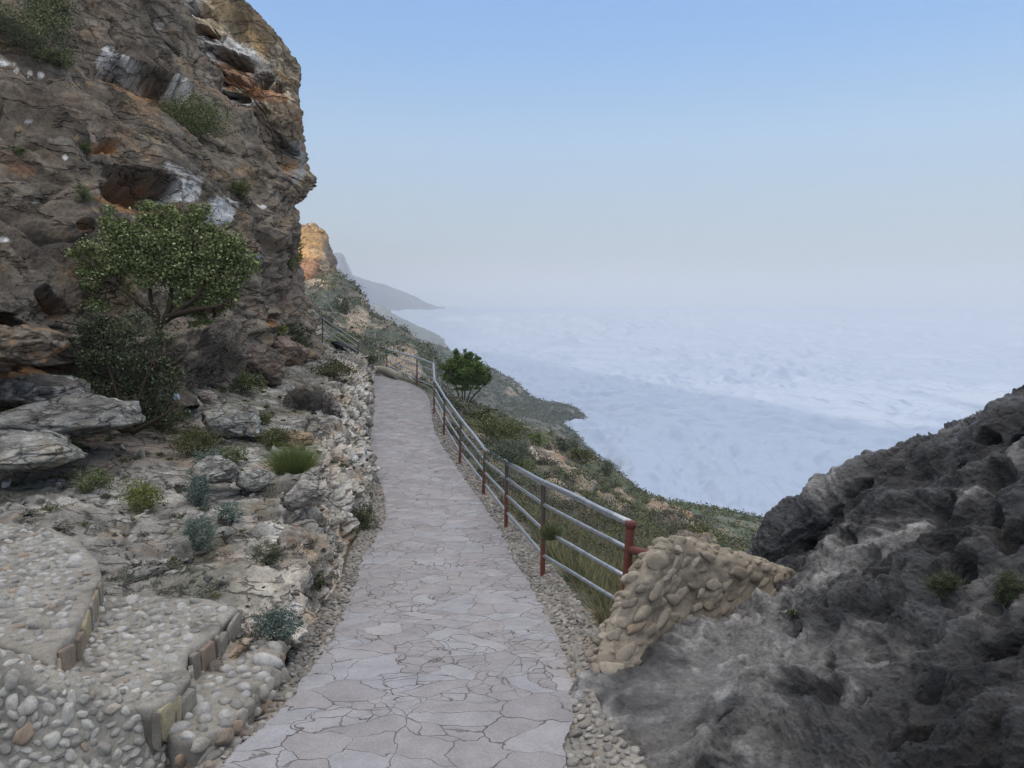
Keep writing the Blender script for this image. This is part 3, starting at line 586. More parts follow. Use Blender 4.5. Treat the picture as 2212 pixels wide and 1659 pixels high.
HA = [
 [(480, 640, 240), (560, 580, 200), (640, 604, 165), (600, 650, 110), (560, 720, 70)],
 [(600, 640, 240), (665, 596, 190), (690, 602, 158), (650, 650, 105), (600, 725, 62)],
 [(680, 640, 240), (700, 598, 200), (728, 594, 150), (690, 650, 95), (640, 720, 56)],
 [(770, 660, 230), (765, 640, 200), (772, 628, 138), (720, 690, 90), (680, 745, 52)],
 [(820, 690, 220), (800, 690, 180), (797, 680, 120), (760, 730, 80), (720, 775, 48)],
 [(880, 730, 210), (860, 715, 170), (846, 706, 110), (815, 755, 75), (780, 805, 45)],
 [(930, 770, 200), (905, 755, 160), (902, 742, 98), (865, 790, 68), (820, 842, 42)],
 [(960, 830, 190), (945, 800, 150), (932, 785, 92), (915, 850, 60), (890, 920, 38)],
 [(980, 900, 180), (975, 880, 140), (962, 870, 82), (970, 950, 50), (970, 1040, 32)]]
HAG, HAN = slope(HA, 420, 320, 'hillside', 'dark scrubby hillside with pale outcrops beyond the end of the path', 0.28, 23, 0.9,
      cols=dict(g1=(88, 92, 80), g2=(64, 70, 60), br=(106, 100, 90), rk=(150, 138, 122)),
      rockp=[(785, 665, 12, 45, 10), (770, 700, 22, 30, 0), (870, 775, 26, 32, -15), (885, 800, 22, 26, 0), (845, 790, 16, 22, 0), (860, 830, 25, 20, 0), (690, 615, 26, 8, 15), (735, 655, 16, 6, 30)])
FC = [
 [(560, 700, 190), (625, 650, 168), (655, 640, 158), (695, 625, 158), (720, 612, 166), (735, 618, 180), (720, 620, 215)],
 [(560, 600, 188), (628, 600, 166), (657, 598, 156), (695, 592, 157), (715, 585, 163), (726, 588, 176), (715, 590, 210)],
 [(560, 560, 190), (630, 560, 168), (655, 560, 158), (692, 558, 158), (712, 558, 164), (722, 562, 176), (712, 565, 210)],
 [(560, 540, 194), (632, 535, 172), (655, 532, 162), (690, 535, 162), (705, 535, 166), (717, 538, 177), (706, 540, 210)],
 [(560, 530, 200), (632, 518, 180), (660, 512, 172), (685, 514, 170), (700, 516, 172), (712, 520, 179), (702, 520, 210)],
 [(560, 505, 220), (632, 498, 200), (660, 494, 192), (682, 494, 186), (692, 500, 184), (702, 506, 184), (695, 506, 215)],
 [(560, 500, 260), (632, 489, 215), (660, 490, 208), (676, 490, 200), (684, 496, 196), (694, 502, 192), (690, 504, 225)],
 [(560, 520, 330), (630, 520, 300), (655, 520, 300), (670, 520, 290), (676, 520, 280), (684, 524, 270), (684, 530, 270)]]
CLF = build_cliff(FC, 220, 180, 'cliff', 'distant sunlit orange cliff head behind the near cliff', [(648, 560, 5, 3, 0, 2.0)],
   [(665, 515, 40, 18, 5, (176, 140, 92), .9), (670, 548, 32, 10, 5, (214, 176, 128), .85), (668, 580, 30, 20, 0, (172, 132, 104), .8), (703, 566, 8, 26, 10, (206, 184, 156), .7), (715, 550, 10, 30, -25, (112, 104, 94), .8)],
   (158, 128, 98), (112, 98, 82), (196, 170, 138), (168, 124, 88), 41, 3.0, 0.7)
# far spurs that run out into the cloud
R2 = [
 [(860, 760, 760), (905, 752, 690), (910, 790, 560), (920, 850, 470), (930, 950, 330)],
 [(930, 750, 760), (948, 757, 670), (960, 800, 550), (975, 850, 460), (1000, 960, 320)],
 [(1010, 780, 740), (1025, 790, 640), (1030, 825, 540), (1035, 865, 455), (1070, 980, 310)],
 [(1080, 815, 720), (1090, 822, 620), (1085, 850, 530), (1090, 882, 450), (1130, 1000, 300)],
 [(1130, 850, 700), (1138, 866, 600), (1130, 878, 530), (1135, 898, 445), (1200, 1030, 300)],
 [(1170, 874, 690), (1180, 876, 590), (1165, 897, 540), (1180, 918, 440), (1260, 1060, 300)],
 [(1210, 882, 680), (1215, 880, 582), (1190, 912, 540), (1225, 940, 440), (1320, 1090, 300)],
 [(1245, 893, 670), (1246, 892, 578), (1215, 925, 540), (1262, 966, 440), (1370, 1120, 300)],
 [(1290, 950, 640), (1290, 940, 570), (1280, 960, 540), (1305, 1030, 440), (1430, 1180, 300)]]
R2G, R2N = slope(R2, 420, 380, 'hillside', 'middle-distance scrub spurs with pale rock bands running into the cloud', 0.05, 33, 5.0,
      cols=dict(g1=(86, 88, 78), g2=(66, 72, 64), br=(104, 98, 86), rk=(150, 134, 114)), bush=0.5,
      rockp=[(1110, 845, 22, 16, 40), (1120, 925, 22, 14, 20), (1060, 905, 16, 22, 0), (1030, 890, 30, 8, 30), (1150, 940, 26, 10, 30), (1210, 960, 14, 6, 30), (1125, 855, 10, 18, 30)])
R3 = [
 [(770, 700, 2100), (800, 668, 1900), (800, 720, 1500), (800, 800, 1100)],
 [(810, 690, 2100), (826, 664, 1850), (840, 720, 1500), (850, 800, 1100)],
 [(840, 700, 2050), (850, 682, 1800), (865, 725, 1500), (880, 810, 1100)],
 [(880, 710, 2000), (885, 702, 1760), (895, 735, 1500), (910, 820, 1100)],
 [(920, 725, 1950), (922, 720, 1720), (915, 744, 1500), (940, 840, 1100)],
 [(955, 740, 1900), (956, 737, 1680), (950, 752, 1500), (970, 850, 1100)],
 [(1000, 765, 1850), (1000, 765, 1640), (990, 785, 1450), (1000, 880, 1100)]]
slope(R3, 260, 220, 'hillside', 'hazy blue-grey spur ending in the cloud', 0.014, 43, 14.0, cols=dict(g1=(88, 92, 80), g2=(70, 76, 66)), bush=0.3, mat=M_FAR)
R4 = [
 [(690, 600, 6800), (700, 552, 6200), (700, 640, 5400), (700, 700, 4500)],
 [(735, 600, 6800), (738, 566, 6200), (750, 640, 5400), (760, 700, 4500)],
 [(748, 620, 6900), (748, 572, 6300), (770, 645, 5500), (780, 700, 4600)],
 [(760, 625, 6900), (756, 594, 6300), (785, 648, 5600), (800, 700, 4700)],
 [(790, 630, 7000), (784, 604, 6400), (810, 650, 5700), (830, 700, 4800)],
 [(840, 640, 7200), (838, 620, 6600), (850, 660, 6000), (860, 710, 5000)],
 [(885, 650, 7500), (882, 638, 6900), (890, 664, 6400), (900, 715, 5200)],
 [(925, 662, 7900), (920, 655, 7400), (925, 668, 6900), (940, 720, 5500)],
 [(962, 668, 8500), (960, 664.5, 8000), (965, 672, 7400), (980, 725, 6000)]]
R4 = [[(x, y, d*0.45) for x, y, d in r] for r in R4]
slope(R4, 260, 160, 'mountain', 'faint blue escarpment stepping down to the cloud on the horizon', 0.0045, 53, 20.0, mat=M_FAR, bush=0.2, cols=dict(g1=(66, 76, 98), g2=(56, 66, 88), br=(80, 84, 98), rk=(110, 104, 100)))  # blue of the distant haze put into the slope colours
R4b = [
 [(640, 620, 3900), (650, 548, 3400), (650, 640, 3000), (650, 720, 2500)],
 [(690, 620, 3900), (715, 549, 3400), (710, 640, 3000), (700, 720, 2500)],
 [(725, 620, 3900), (738, 552, 3400), (735, 640, 3000), (730, 720, 2500)],
 [(752, 640, 3900), (748, 580, 3420), (752, 650, 3000), (750, 720, 2500)],
 [(775, 670, 3900), (764, 610, 3450), (765, 660, 3000), (765, 730, 2500)],
 [(790, 700, 3900), (775, 650, 3480), (775, 690, 3000), (775, 740, 2500)],
 [(800, 720, 3900), (785, 700, 3500), (785, 720, 3000), (785, 760, 2500)]]
R4b = [[(x, y, d*0.65) for x, y, d in r] for r in R4b]
slope(R4b, 200, 160, 'mountain', 'hazy grey-blue cliff edge peeping out behind the sunlit cliff head', 0.006, 57, 14.0, mat=M_FAR, bush=0.2, cols=dict(g1=(66, 76, 98), g2=(56, 66, 88), br=(80, 84, 98), rk=(110, 104, 100)))  # same haze blue painted into this slope
# unseen plateau behind-left of the viewer, shaped to shade foreground and near cloud
def plateau(x0f, x1f, y0, y1, zt, name, label, n_=90, m_=60, amp=6):
    yy = np.linspace(y0, y1, n_)[:, None]*np.ones((1, m_)); t = np.linspace(0, 1, m_)[None]
    xx = x0f(yy)*(1-t)+x1f(yy)*t
    e = sstep(0, 0.10, t)*np.ones_like(yy)
    zz = -90+(zt(yy)+90)*e
    G = np.stack([xx, yy, zz], -1); G[..., 2] += amp*e*fbm(G*0.02, 4)
    c = slope_cols(G, 0.1, 5)
    tag(mesh_obj(name, G, gfaces(n_, m_), M_EARTH, c), label, kind='structure')
plateau(lambda y: -12-0.62*np.maximum(y, 0)+0*y, lambda y: -500-0.62*np.maximum(y, 0), -260, 150, lambda y: 18+0*y, 'plateau', 'unseen scrub plateau above and behind the viewer, shaped to shade the foreground', amp=3)
plateau(lambda y: -60-0.40*y, lambda y: -900-0.6*y, 130, 6000, lambda y: 22+10*sstep(200, 900, y), 'plateau', 'long unseen plateau above the far escarpment, shaped to shade the cloud', n_=200, amp=8)
# ---------------------------------------------------------------- sea of cloud
rr = np.concatenate([np.linspace(60, 900, 420), np.geomspace(905, 40000, 330)]); th = np.linspace(rad(-52), rad(58), 620)
G = np.stack([rr[:, None]*np.sin(th)[None], rr[:, None]*np.cos(th)[None], np.full((len(rr), len(th)), -80.0)], -1)
fall = 1/(1+(rr[:, None]/2500.0)**2)
Q = G*(1, 1, 0)
wq = Q*0.004+0.6*np.stack([pn(Q*0.003), pn(Q*0.003+5), 0*Q[..., 0]], -1)
puff = np.abs(pn(wq*3.1))*1.0+np.abs(pn(wq*7.3+4))*0.5+np.abs(pn(wq*16+8))*0.26+np.abs(pn(wq*34+3))*0.13+np.abs(pn(wq*70+1))*0.06
pf2 = np.abs(pn(Q*0.045+wq*2))*1.0+np.abs(pn(Q*0.1))*0.5+np.abs(pn(Q*0.21))*0.25
G[..., 2] += (8.0*(fbm(Q*0.0035, 3))+15.0*(puff-0.8)+3.5*(pf2-0.6)*(rr[:, None] < 2500)*(1-sstep(900, 2500, rr[:, None])))*np.minimum(1, rr[:, None]/250)
G[..., 2] += 57*sstep(1500, 2550, rr)[:, None]
m, n, b = principled('cloud', 1.0, 0.0); b.inputs['Base Color'].default_value = (0.40, 0.46, 0.56, 1)
o = mesh_obj('cloud_sea', G, gfaces(len(rr), len(th)), m); tag(o, 'unbroken sea of soft white cloud filling the valley', kind='structure')
# ---------------------------------------------------------------- air
def haze_box():
    x0, x1, y0, y1, z0, z1 = -9000, 41000, -300, 41000, -130, 210
    x0 = -30000
    V = np.array([(x, y, z) for x in (x0, x1) for y in (y0, y1) for z in (z0, z1)], float)
    F = np.array([(0, 1, 3, 2), (4, 6, 7, 5), (0, 4, 5, 1), (2, 3, 7, 6), (0, 2, 6, 4), (1, 5, 7, 3)])
    m = bpy.data.materials.new('haze'); m.use_nodes = True; nt = m.node_tree; nt.nodes.clear()
    v = nt.nodes.new('ShaderNodeVolumePrincipled'); o = nt.nodes.new('ShaderNodeOutputMaterial'); nt.links.new(v.outputs[0], o.inputs['Volume'])
    v.inputs['Color'].default_value = (0.68, 0.72, 0.77, 1); v.inputs['Density'].default_value = HAZE; v.inputs['Anisotropy'].default_value = 0.1
    ob = mesh_obj('haze', V, F, m, smooth=False); tag(ob, 'thin pale haze in the air', kind='stuff')
HAZE = 0.0004
# ================================================================== OBJECTS
import bmesh
def zs(H): return -H
def poly_world(pts, H):                # photo positions on a level H below the eye (H may be per point)
    out = []
    for i, p in enumerate(pts):
        h = H if np.isscalar(H) else H[i]
        out.append(WZ(p[0], p[1], -h))
    return np.array(out)
def inside(P, poly):
    x, y = P[:, 0], P[:, 1]; r = np.zeros(len(P), bool); n = len(poly); j = n-1
    for i in range(n):
        xi, yi, xj, yj = poly[i][0], poly[i][1], poly[j][0], poly[j][1]
        c = ((yi > y) != (yj > y)) & (x < (xj-xi)*(y-yi)/(yj-yi+1e-12)+xi); r ^= c; j = i
    return r
def pdist(P, poly):
    d = np.full(len(P), 9.0); n = len(poly)
    for i in range(n):
        a = np.array(poly[i][:2]); b = np.array(poly[(i+1) % n][:2]); ab = b-a
        t = np.clip(((P[:, :2]-a)@ab)/(ab@ab+1e-12), 0, 1); q = a+t[:, None]*ab
        d = np.minimum(d, np.linalg.norm(P[:, :2]-q, axis=1))
    return d
def slab_mesh(poly, depth, cell=0.03):
    """a level slab with an uneven worn edge: fine grid over the polygon, skirts falling from its rim"""
    poly = np.asarray(poly); 
    dense = []
    for i in range(len(poly)):
        a, b = poly[i], poly[(i+1) % len(poly)]; k = max(1, int(np.linalg.norm(b-a)/cell))
        for t in range(k): dense.append(a+(b-a)*t/k)
    D = np.array(dense); D[:, :2] += (0.014*np.stack([pn(D*5.0), pn(D*5.0+9)], -1))
    bm = bmesh.new(); vs = [bm.verts.new(p) for p in D]; bm.faces.new(vs)
    bmesh.ops.triangulate(bm, faces=bm.faces[:])
    for _ in range(3):
        es = [e for e in bm.edges if e.calc_length() > cell*2.2 and not e.is_boundary]
        if es: bmesh.ops.subdivide_edges(bm, edges=es, cuts=1)
        bmesh.ops.triangulate(bm, faces=[f for f in bm.faces if len(f.verts) > 3])
    for _ in range(2): bmesh.ops.subdivide_edges(bm, edges=[e for e in bm.edges if e.calc_length() > cell*2.4 and not e.is_boundary], cuts=1); bmesh.ops.triangulate(bm, faces=[f for f in bm.faces if len(f.verts) > 3])
    for f in bm.faces:
        if f.normal.z < 0: f.normal_flip()
    bm.verts.ensure_lookup_table()
    V = np.array([v.co[:] for v in bm.verts]); F = np.array([[v.index for v in f.verts] for f in bm.faces]); bm.free()
    ed = pdist(V, D)
    V[:, 2] += 0.006*fbm(V*7, 3)-0.005*(1-sstep(0, 0.015, ed))
    n = len(V); k = len(D); rings = [np.arange(k)]; Vs = [V]
    S0 = V[:k].copy()
    out = np.roll(D, -1, 0)-np.roll(D, 1, 0); out = np.stack([out[:, 1], -out[:, 0], 0*out[:, 0]], 1); out /= np.linalg.norm(out, axis=1)[:, None]+1e-9
    area = 0.5*np.sum(D[:, 0]*np.roll(D[:, 1], -1)-np.roll(D[:, 0], -1)*D[:, 1]); out *= 1 if area > 0 else -1
    Fs = [F]; m_ = max(4, int(depth/cell)); base = n
    prev = np.arange(k)
    for r in range(1, m_+1):
        q = S0.copy(); q[:, 2] -= depth*r/m_; q += out*(0.001+0.008*fbm(q*6, 3)[:, None])
        Vs.append(q); cur = base+np.arange(k); base += k
        a, b = prev, np.roll(prev, -1); c, d = cur, np.roll(cur, -1)
        Fs.append(np.stack([a, b, d], 1)); Fs.append(np.stack([a, d, c], 1)); prev = cur
    return np.concatenate(Vs), np.concatenate(Fs)
def scatter_poly(poly, rs, rmin, rmax, tries=9000, margin=0.02, pack=0.95):
    poly = np.asarray(poly); lo, hi = poly[:, :2].min(0), poly[:, :2].max(0)
    P = np.stack([rs.uniform(lo[0], hi[0], tries), rs.uniform(lo[1], hi[1], tries)], 1); P = P[inside(P, poly)]; P = P[pdist(P, poly) > margin]
    K = np.zeros((0, 3))
    out = []
    R = rs.uniform(rmin, rmax, len(P))*rs.choice([1, 1, 1, 1.35], len(P))
    for p, r in zip(P, R):
        if out:
            o = np.array(out); 
            if (np.hypot(o[:, 0]-p[0], o[:, 1]-p[1]) < pack*(o[:, 2]+r)).any(): continue
        out.append((p[0], p[1], r))
    return np.array(out)
def stone_cols(n, rs, a=(128, 124, 118), b=(176, 172, 166), warm=0.05):
    c = mix(np.tile(lin(a), (n, 1)), np.tile(lin(b), (n, 1)), rs.uniform(0, 1, n))
    c = mix(c, np.tile(lin((146, 122, 100)), (n, 1)), (rs.uniform(0, 1, n) < warm)*rs.uniform(0.3, 0.8, n)); return c
MORT = (132, 126, 117)
def tread(poly, depth, parent, rs, rmin=0.022, rmax=0.042, edge_w=0.06, tries=9000):
    V, F = slab_mesh(poly, depth)
    c = mix(np.tile(lin(MORT), (len(V), 1)), np.tile(lin((148, 142, 132)), (len(V), 1)), 0.5+fbm(V*3, 3))
    c = mix(c, np.tile(lin((92, 88, 80)), (len(V), 1)), sstep(0.15, 0.4, fbm(V*4, 4, seed=3))*0.8)
    K = scatter_poly(poly, rs, rmin, rmax, tries, edge_w)
    R = K[:, 2:]*np.stack([rs.uniform(0.9, 1.35, len(K)), rs.uniform(0.65, 0.95, len(K)), rs.uniform(0.5, 0.75, len(K))], 1)
    z = poly[0][2]
    P3 = np.column_stack([K[:, :2], np.full(len(K), z)-0.004])
    V2, F2, nv = stones(P3, R, rs, 2, tilt=0.3)
    cc = np.repeat(stone_cols(len(K), rs), nv, 0)
    V, F, C = joinm([(V, F, c), (V2, F2, cc)])
    return mesh_obj('tread', V, F, M_STONE, C, parent)
def flat_slab(p0, p1, zt, zb, parent, rs, cols, th=0.035, out=(0, 0)):
    """upright riser slabs between two ground points, split in irregular flags"""
    p0, p1 = np.array(p0[:2]), np.array(p1[:2]); L_ = np.linalg.norm(p1-p0); t = 0; parts = []
    d = (p1-p0)/L_; nrm = np.array((d[1], -d[0]))
    if nrm@np.array(out) < 0: nrm = -nrm
    while t < L_-0.02:
        w = min(rs.uniform(0.07, 0.2), L_-t); g = rs.uniform(0.0, 0.03)
        h0, h1 = zb-0.03, zt-rs.uniform(-0.01, 0.03)
        V0, F0 = ICO[4]; q = np.sign(V0)*np.abs(V0)**0.33     # a rounded box
        q = q*(1+0.07*pn(V0*1.7+rs.uniform(0, 50))[:, None])
        q = q*np.array(((w-g)/2, th/2+rs.uniform(-0.006, 0.008), (h1-h0)/2))
        q[:, 0] *= 1-0.3*rs.uniform(0, 1)*np.sign(rs.uniform(-1, 1))*q[:, 2]/(h1-h0)
        q[:, 2] += 0.25*q[:, 0]*rs.uniform(-1, 1); ctr = p0+d*(t+w/2)+nrm*rs.uniform(-0.012, 0.006)
        X = ctr[0]+q[:, 0]*d[0]+q[:, 1]*nrm[0]; Y = ctr[1]+q[:, 0]*d[1]+q[:, 1]*nrm[1]; Z = (h0+h1)/2+q[:, 2]
        col = lin(cols[rs.randint(len(cols))]); P = np.stack([X, Y, Z], 1)
        c = np.tile(col, (len(P), 1))*(1+0.35*fbm(P*9, 3))[:, None]
        parts.append((P, F0, c)); t += w
    V, F, C = joinm(parts)
    return mesh_obj('riser_slab', V, F, M_STONE, C, parent)
rs = np.random.RandomState(5)
steps = empty('stone_steps', tuple(WZ(300, 1450, -2.1)))
tag(steps, 'three cobbled steps climbing left from the path beside the rounded cobble parapet', 'steps')
T1 = poly_world([(-700, 1110), (-200, 1095), (0, 1128), (110, 1138), (160, 1162), (213, 1209), (217, 1246), (205, 1266), (182, 1322), (156, 1366), (122, 1400), (118, 1442), (88, 1425), (50, 1408), (0, 1392), (-200, 1370), (-700, 1350)], 1.64)
T2 = poly_world([(150, 1280), (217, 1286), (330, 1286), (450, 1292), (513, 1312), (493, 1334), (460, 1366), (433, 1390), (408, 1408), (402, 1439), (412, 1462), (377, 1502), (323, 1531), (250, 1520), (180, 1504), (110, 1480), (70, 1450)], 1.79)
T3 = poly_world([(440, 1400), (510, 1392), (567, 1379), (612, 1392), (602, 1412), (590, 1440), (578, 1468), (540, 1508), (500, 1568), (430, 1597), (372, 1597), (330, 1560), (400, 1470)], 1.94)
tread(T1, 0.24, steps, rs, 0.020, 0.038, 0.07, tries=30000); tread(T2, 0.24, steps, rs, 0.020, 0.038, 0.06, tries=22000); tread(T3, 0.22, steps, rs, 0.028, 0.055, 0.03, tries=5000)
cols1 = [(154, 143, 118), (130, 118, 104), (146, 136, 118), (128, 120, 110), (136, 120, 106), (138, 132, 122)]
for a, b in (((213, 1246), (200, 1275)), ((200, 1275), (156, 1366)), ((156, 1366), (120, 1400)), ((120, 1400), (118, 1455))):
    A, B = WZ(a[0]+3, a[1]+2, -1.64), WZ(b[0]+3, b[1]+2, -1.64)
    flat_slab(A, B, -1.66, -1.80, steps, rs, cols1, out=(1, -0.6))
for a, b in (((514, 1318), (460, 1369)), ((460, 1369), (408, 1412)), ((408, 1412), (412, 1462)), ((412, 1462), (325, 1533))):
    A, B = WZ(a[0]+3, a[1]+2, -1.79), WZ(b[0]+3, b[1]+2, -1.79)
    flat_slab(A, B, -1.81, -1.95, steps, rs, cols1, out=(1, -0.6))
# stones facing the low step towards the path
def face_stones(curve, zt, zb, rs, rmin, rmax, n_, outv, cols=((128, 122, 112), (178, 170, 158)), sub=3, squash=0.6):
    """stones set in an upright mortared face along a ground curve"""
    c = np.asarray(curve)[:, :2]; s = np.concatenate([[0], np.cumsum(np.linalg.norm(np.diff(c, axis=0), axis=1))])
    out = []
    for _ in range(n_):
        t = rs.uniform(0, s[-1]); x = np.interp(t, s, c[:, 0]); y = np.interp(t, s, c[:, 1])
        a = np.interp(t, s, zt) if not np.isscalar(zt) else zt; bb = np.interp(t, s, zb) if not np.isscalar(zb) else zb
        z = rs.uniform(bb, a); r = rs.uniform(rmin, rmax)
        if z > a-r*0.3: continue
        if any((t-o[0])**2+(z-o[1])**2 < (0.93*(r+o[2]))**2 for o in out): continue
        out.append((t, z, r, x, y))
    o = np.array(out); nrm = np.array(outv)/np.linalg.norm(outv)
    C = np.column_stack([o[:, 3], o[:, 4], o[:, 1]]); R = o[:, 2:3]*np.stack([rs.uniform(0.8, 1.25, len(o)), rs.uniform(0.45, 0.7, len(o))*squash/0.6, rs.uniform(0.85, 1.3, len(o))], 1)
    d = np.array((-nrm[1], nrm[0])); Fm = np.zeros((3, 3)); Fm[:, 0] = (d[0], d[1], 0); Fm[:, 1] = (nrm[0], nrm[1], 0); Fm[:, 2] = (0, 0, 1)
    an = rs.uniform(-0.9, 0.9, len(o)); fr = np.zeros((len(o), 3, 3))
    for i in range(len(o)):
        ca, sa = math.cos(an[i]), math.sin(an[i]); r2 = np.array(((ca, 0, sa), (0, 1, 0), (-sa, 0, ca))); fr[i] = Fm@r2
    V0, F0 = ICO[sub]; T = []
    for i in range(len(o)):
        q = V0*(1+0.28*pn(V0*1.2+i*3.7))[:, None]
        for _ in range(3):
            ax = rs.normal(size=3); ax /= np.linalg.norm(ax); h = q@ax; q = q-np.outer(np.maximum(h-0.7, 0)*0.8, ax)
        T.append((fr[i]@((q*R[i]).T)).T+C[i])
    V = np.array(T).reshape(-1, 3); F = (F0[None]+(np.arange(len(o))*len(V0))[:, None, None]).reshape(-1, 3)
    cc = stone_cols(len(o), rs, *cols, warm=0.14); return V, F, np.repeat(cc, len(V0), 0)
lowc = T3[[2, 3, 4, 5, 6, 7, 8, 9, 10]]
V, F, C = face_stones(lowc, -1.95, -2.12, rs, 0.03, 0.055, 900, (0.9, -0.45), sub=3); mesh_obj('facing_stones', V, F, M_STONE, C, steps)
# ---------------------------------------------------------------- rounded cobble parapet in the left corner
def curved_wall(top, bot, th, name, label, cat, seed, rmin, rmax, n_st, cols, mort, sub=3, back=(0, 1), topst=True, nf=90, wob=0.02, elong=1.0, squash=0.42, gap=0.92):
    """wall whose camera-side face runs between two world curves; stones stand proud of the mortar"""
    rs = np.random.RandomState(seed)
    a, b = cr(top, 220), cr(bot, 220); t = np.linspace(0, 1, nf)[None, :, None]
    G = a[:, None]*(1-t)+b[:, None]*t; nn = normals(G); nn = nn*(-1 if (G*nn).sum(-1).mean() > 0 else 1)
    bulge = np.sin(np.linspace(0.0, np.pi*0.55, nf))[None]; 
    F_ = G+nn*(wob*fbm(G*3.0, 4)+0.012*fbm(G*11, 3))[..., None]
    bk = np.array((back[0], back[1], 0.0)); bk /= np.linalg.norm(bk)
    rim = []
    for s_ in (0.0, 0.25, 0.5, 0.75, 1.0):
        q = a+bk*th*s_; q = q.copy(); q[:, 2] += min(0.05, th*0.25)*math.sin(math.pi*s_)-(0.0 if s_ < 1 else 0.03); q += 0.01*np.stack([pn(q*6), pn(q*6+4), pn(q*6+8)], -1); rim.append(q)
    rim = [r for r in rim[::-1]]
    down = rim[0]-np.array((0, 0, 1.2)); Gall = np.concatenate([down[:, None], np.stack(rim[:-1], 1), F_], 1)
    c = mix(np.tile(lin(mort[0]), Gall.shape[:2]+(1,)), np.tile(lin(mort[1]), Gall.shape[:2]+(1,)), 0.5+1.2*fbm(Gall*2.5, 4))
    parts = [(Gall.reshape(-1, 3), gfaces(*Gall.shape[:2]), c.reshape(-1, 3))]
    # stones over face and top
    L1 = np.linalg.norm(np.gradient((a+b)/2, axis=0), axis=1).sum(); L2 = np.linalg.norm(a-b, axis=1).mean()
    out = []; hh = []
    for _ in range(n_st):
        i = rs.randint(2, 218); j = rs.randint(1, nf-1); p = F_[i, j]; r = rs.uniform(rmin, rmax)*rs.choice([1, 1, 1.3])
        if out and (np.linalg.norm(np.array([o[0] for o in out])-p, axis=1) < gap*(np.array([o[1] for o in out])+r)).any(): continue
        out.append((p, r, nn[i, j]))
    if topst:
        for _ in range(n_st//3):
            i = rs.randint(2, 218); s_ = rs.uniform(0.05, 0.95); p = a[i]+bk*th*s_+np.array((0, 0, min(0.05, th*0.25)*math.sin(math.pi*s_)-0.01)); r = rs.uniform(rmin, rmax)*0.8
            if out and (np.linalg.norm(np.array([o[0] for o in out])-p, axis=1) < 0.85*(np.array([o[1] for o in out])+r)).any(): continue
            out.append((p, r, np.array((0, 0, 1.0))))
    V0, F0 = ICO[sub]; T = []
    for k, (p, r, nr) in enumerate(out):
        top_ = nr[2] > 0.98; squash_ = 0.55 if top_ else squash; elong_ = 1.1 if top_ else elong
        nr = nr/np.linalg.norm(nr); ax = np.cross(nr, (0, 0, 1.0)) if abs(nr[2]) < 0.9 else np.array((1.0, 0, 0)); ax /= np.linalg.norm(ax); ay = np.cross(nr, ax)
        an = rs.uniform(-0.5, 0.5) if elong > 1.2 else rs.uniform(0, np.pi); x = ax*math.cos(an)+ay*math.sin(an); y = -ax*math.sin(an)+ay*math.cos(an)
        q = V0*(1+0.30*pn(V0*1.1+k*3.7))[:, None]
        for _ in range(3):
            g = rs.normal(size=3); g /= np.linalg.norm(g); h = q@g; q = q-np.outer(np.maximum(h-0.72, 0)*0.8, g)
        e = rs.uniform(1.0, 1.35)*elong_
        T.append(p+r*(q[:, :1]*e*x+q[:, 1:2]*rs.uniform(0.65, 0.95)*y+q[:, 2:]*squash_*1.5*nr)-nr*r*squash_*0.35)
    V = np.array(T).reshape(-1, 3); F = (F0[None]+(np.arange(len(out))*len(V0))[:, None, None]).reshape(-1, 3)
    cc = stone_cols(len(out), rs, *cols[:2], warm=cols[2]); dk = rs.uniform(0, 1, len(out)) > 0.99; cc[dk] = lin((112, 111, 108))
    parts.append((V, F, np.repeat(cc, len(V0), 0)))
    V, F, C = joinm(parts)
    o = mesh_obj(name, V, F, M_STONE, C); centred(o); return tag(o, label, cat)
topc = np.array([WY(*p) for p in [(-400, 1400, 3.0), (-120, 1425, 3.05), (0, 1447, 3.1), (67, 1472, 3.12), (160, 1502, 3.15), (217, 1519, 3.2), (290, 1532, 3.27), (338, 1543, 3.32), (362, 1570, 3.34), (372, 1600, 3.35), (373, 1640, 3.35)]])
botc = np.array([WY(*p) for p in [(-450, 1900, 2.78), (-150, 1890, 2.8), (0, 1880, 2.85), (70, 1860, 2.88), (165, 1840, 2.93), (225, 1815, 3.0), (295, 1785, 3.1), (342, 1755, 3.18), (366, 1735, 3.25), (377, 1715, 3.3), (384, 1705, 3.33)]])
curved_wall(topc, botc, 0.15, 'cobble_parapet', 'low rounded mortared cobble parapet in the left corner in front of the steps', 'parapet', 9, 0.018, 0.044, 20000,
            ((136, 131, 123), (182, 177, 169), 0.06), ((126, 121, 112), (150, 144, 133)), sub=3, back=(-0.25, 1), squash=0.5, gap=0.82)
# ---------------------------------------------------------------- stone wall between railing and boulder
wt = np.array([WY(1290, 1440, 4.18), WY(1300, 1405, 4.25), WY(1330, 1345, 4.35), WY(1345, 1310, 4.42), WY(1372, 1262, 4.5), WY(1392, 1232, 4.55), WY(1412, 1212, 4.62), WY(1440, 1192, 4.72), WY(1500, 1196, 4.95), WY(1560, 1208, 5.15), WY(1640, 1230, 5.4), WY(1700, 1250, 5.6), WY(1748, 1272, 5.8)])
wb = np.array([WY(1284, 1478, 4.08), WY(1296, 1492, 4.05), WY(1318, 1490, 4.1), WY(1345, 1468, 4.2), WY(1370, 1448, 4.28), WY(1395, 1430, 4.36), WY(1425, 1412, 4.5), WY(1460, 1395, 4.65), WY(1520, 1372, 4.9), WY(1580, 1348, 5.1), WY(1650, 1322, 5.35), WY(1710, 1295, 5.6), WY(1755, 1280, 5.78)])
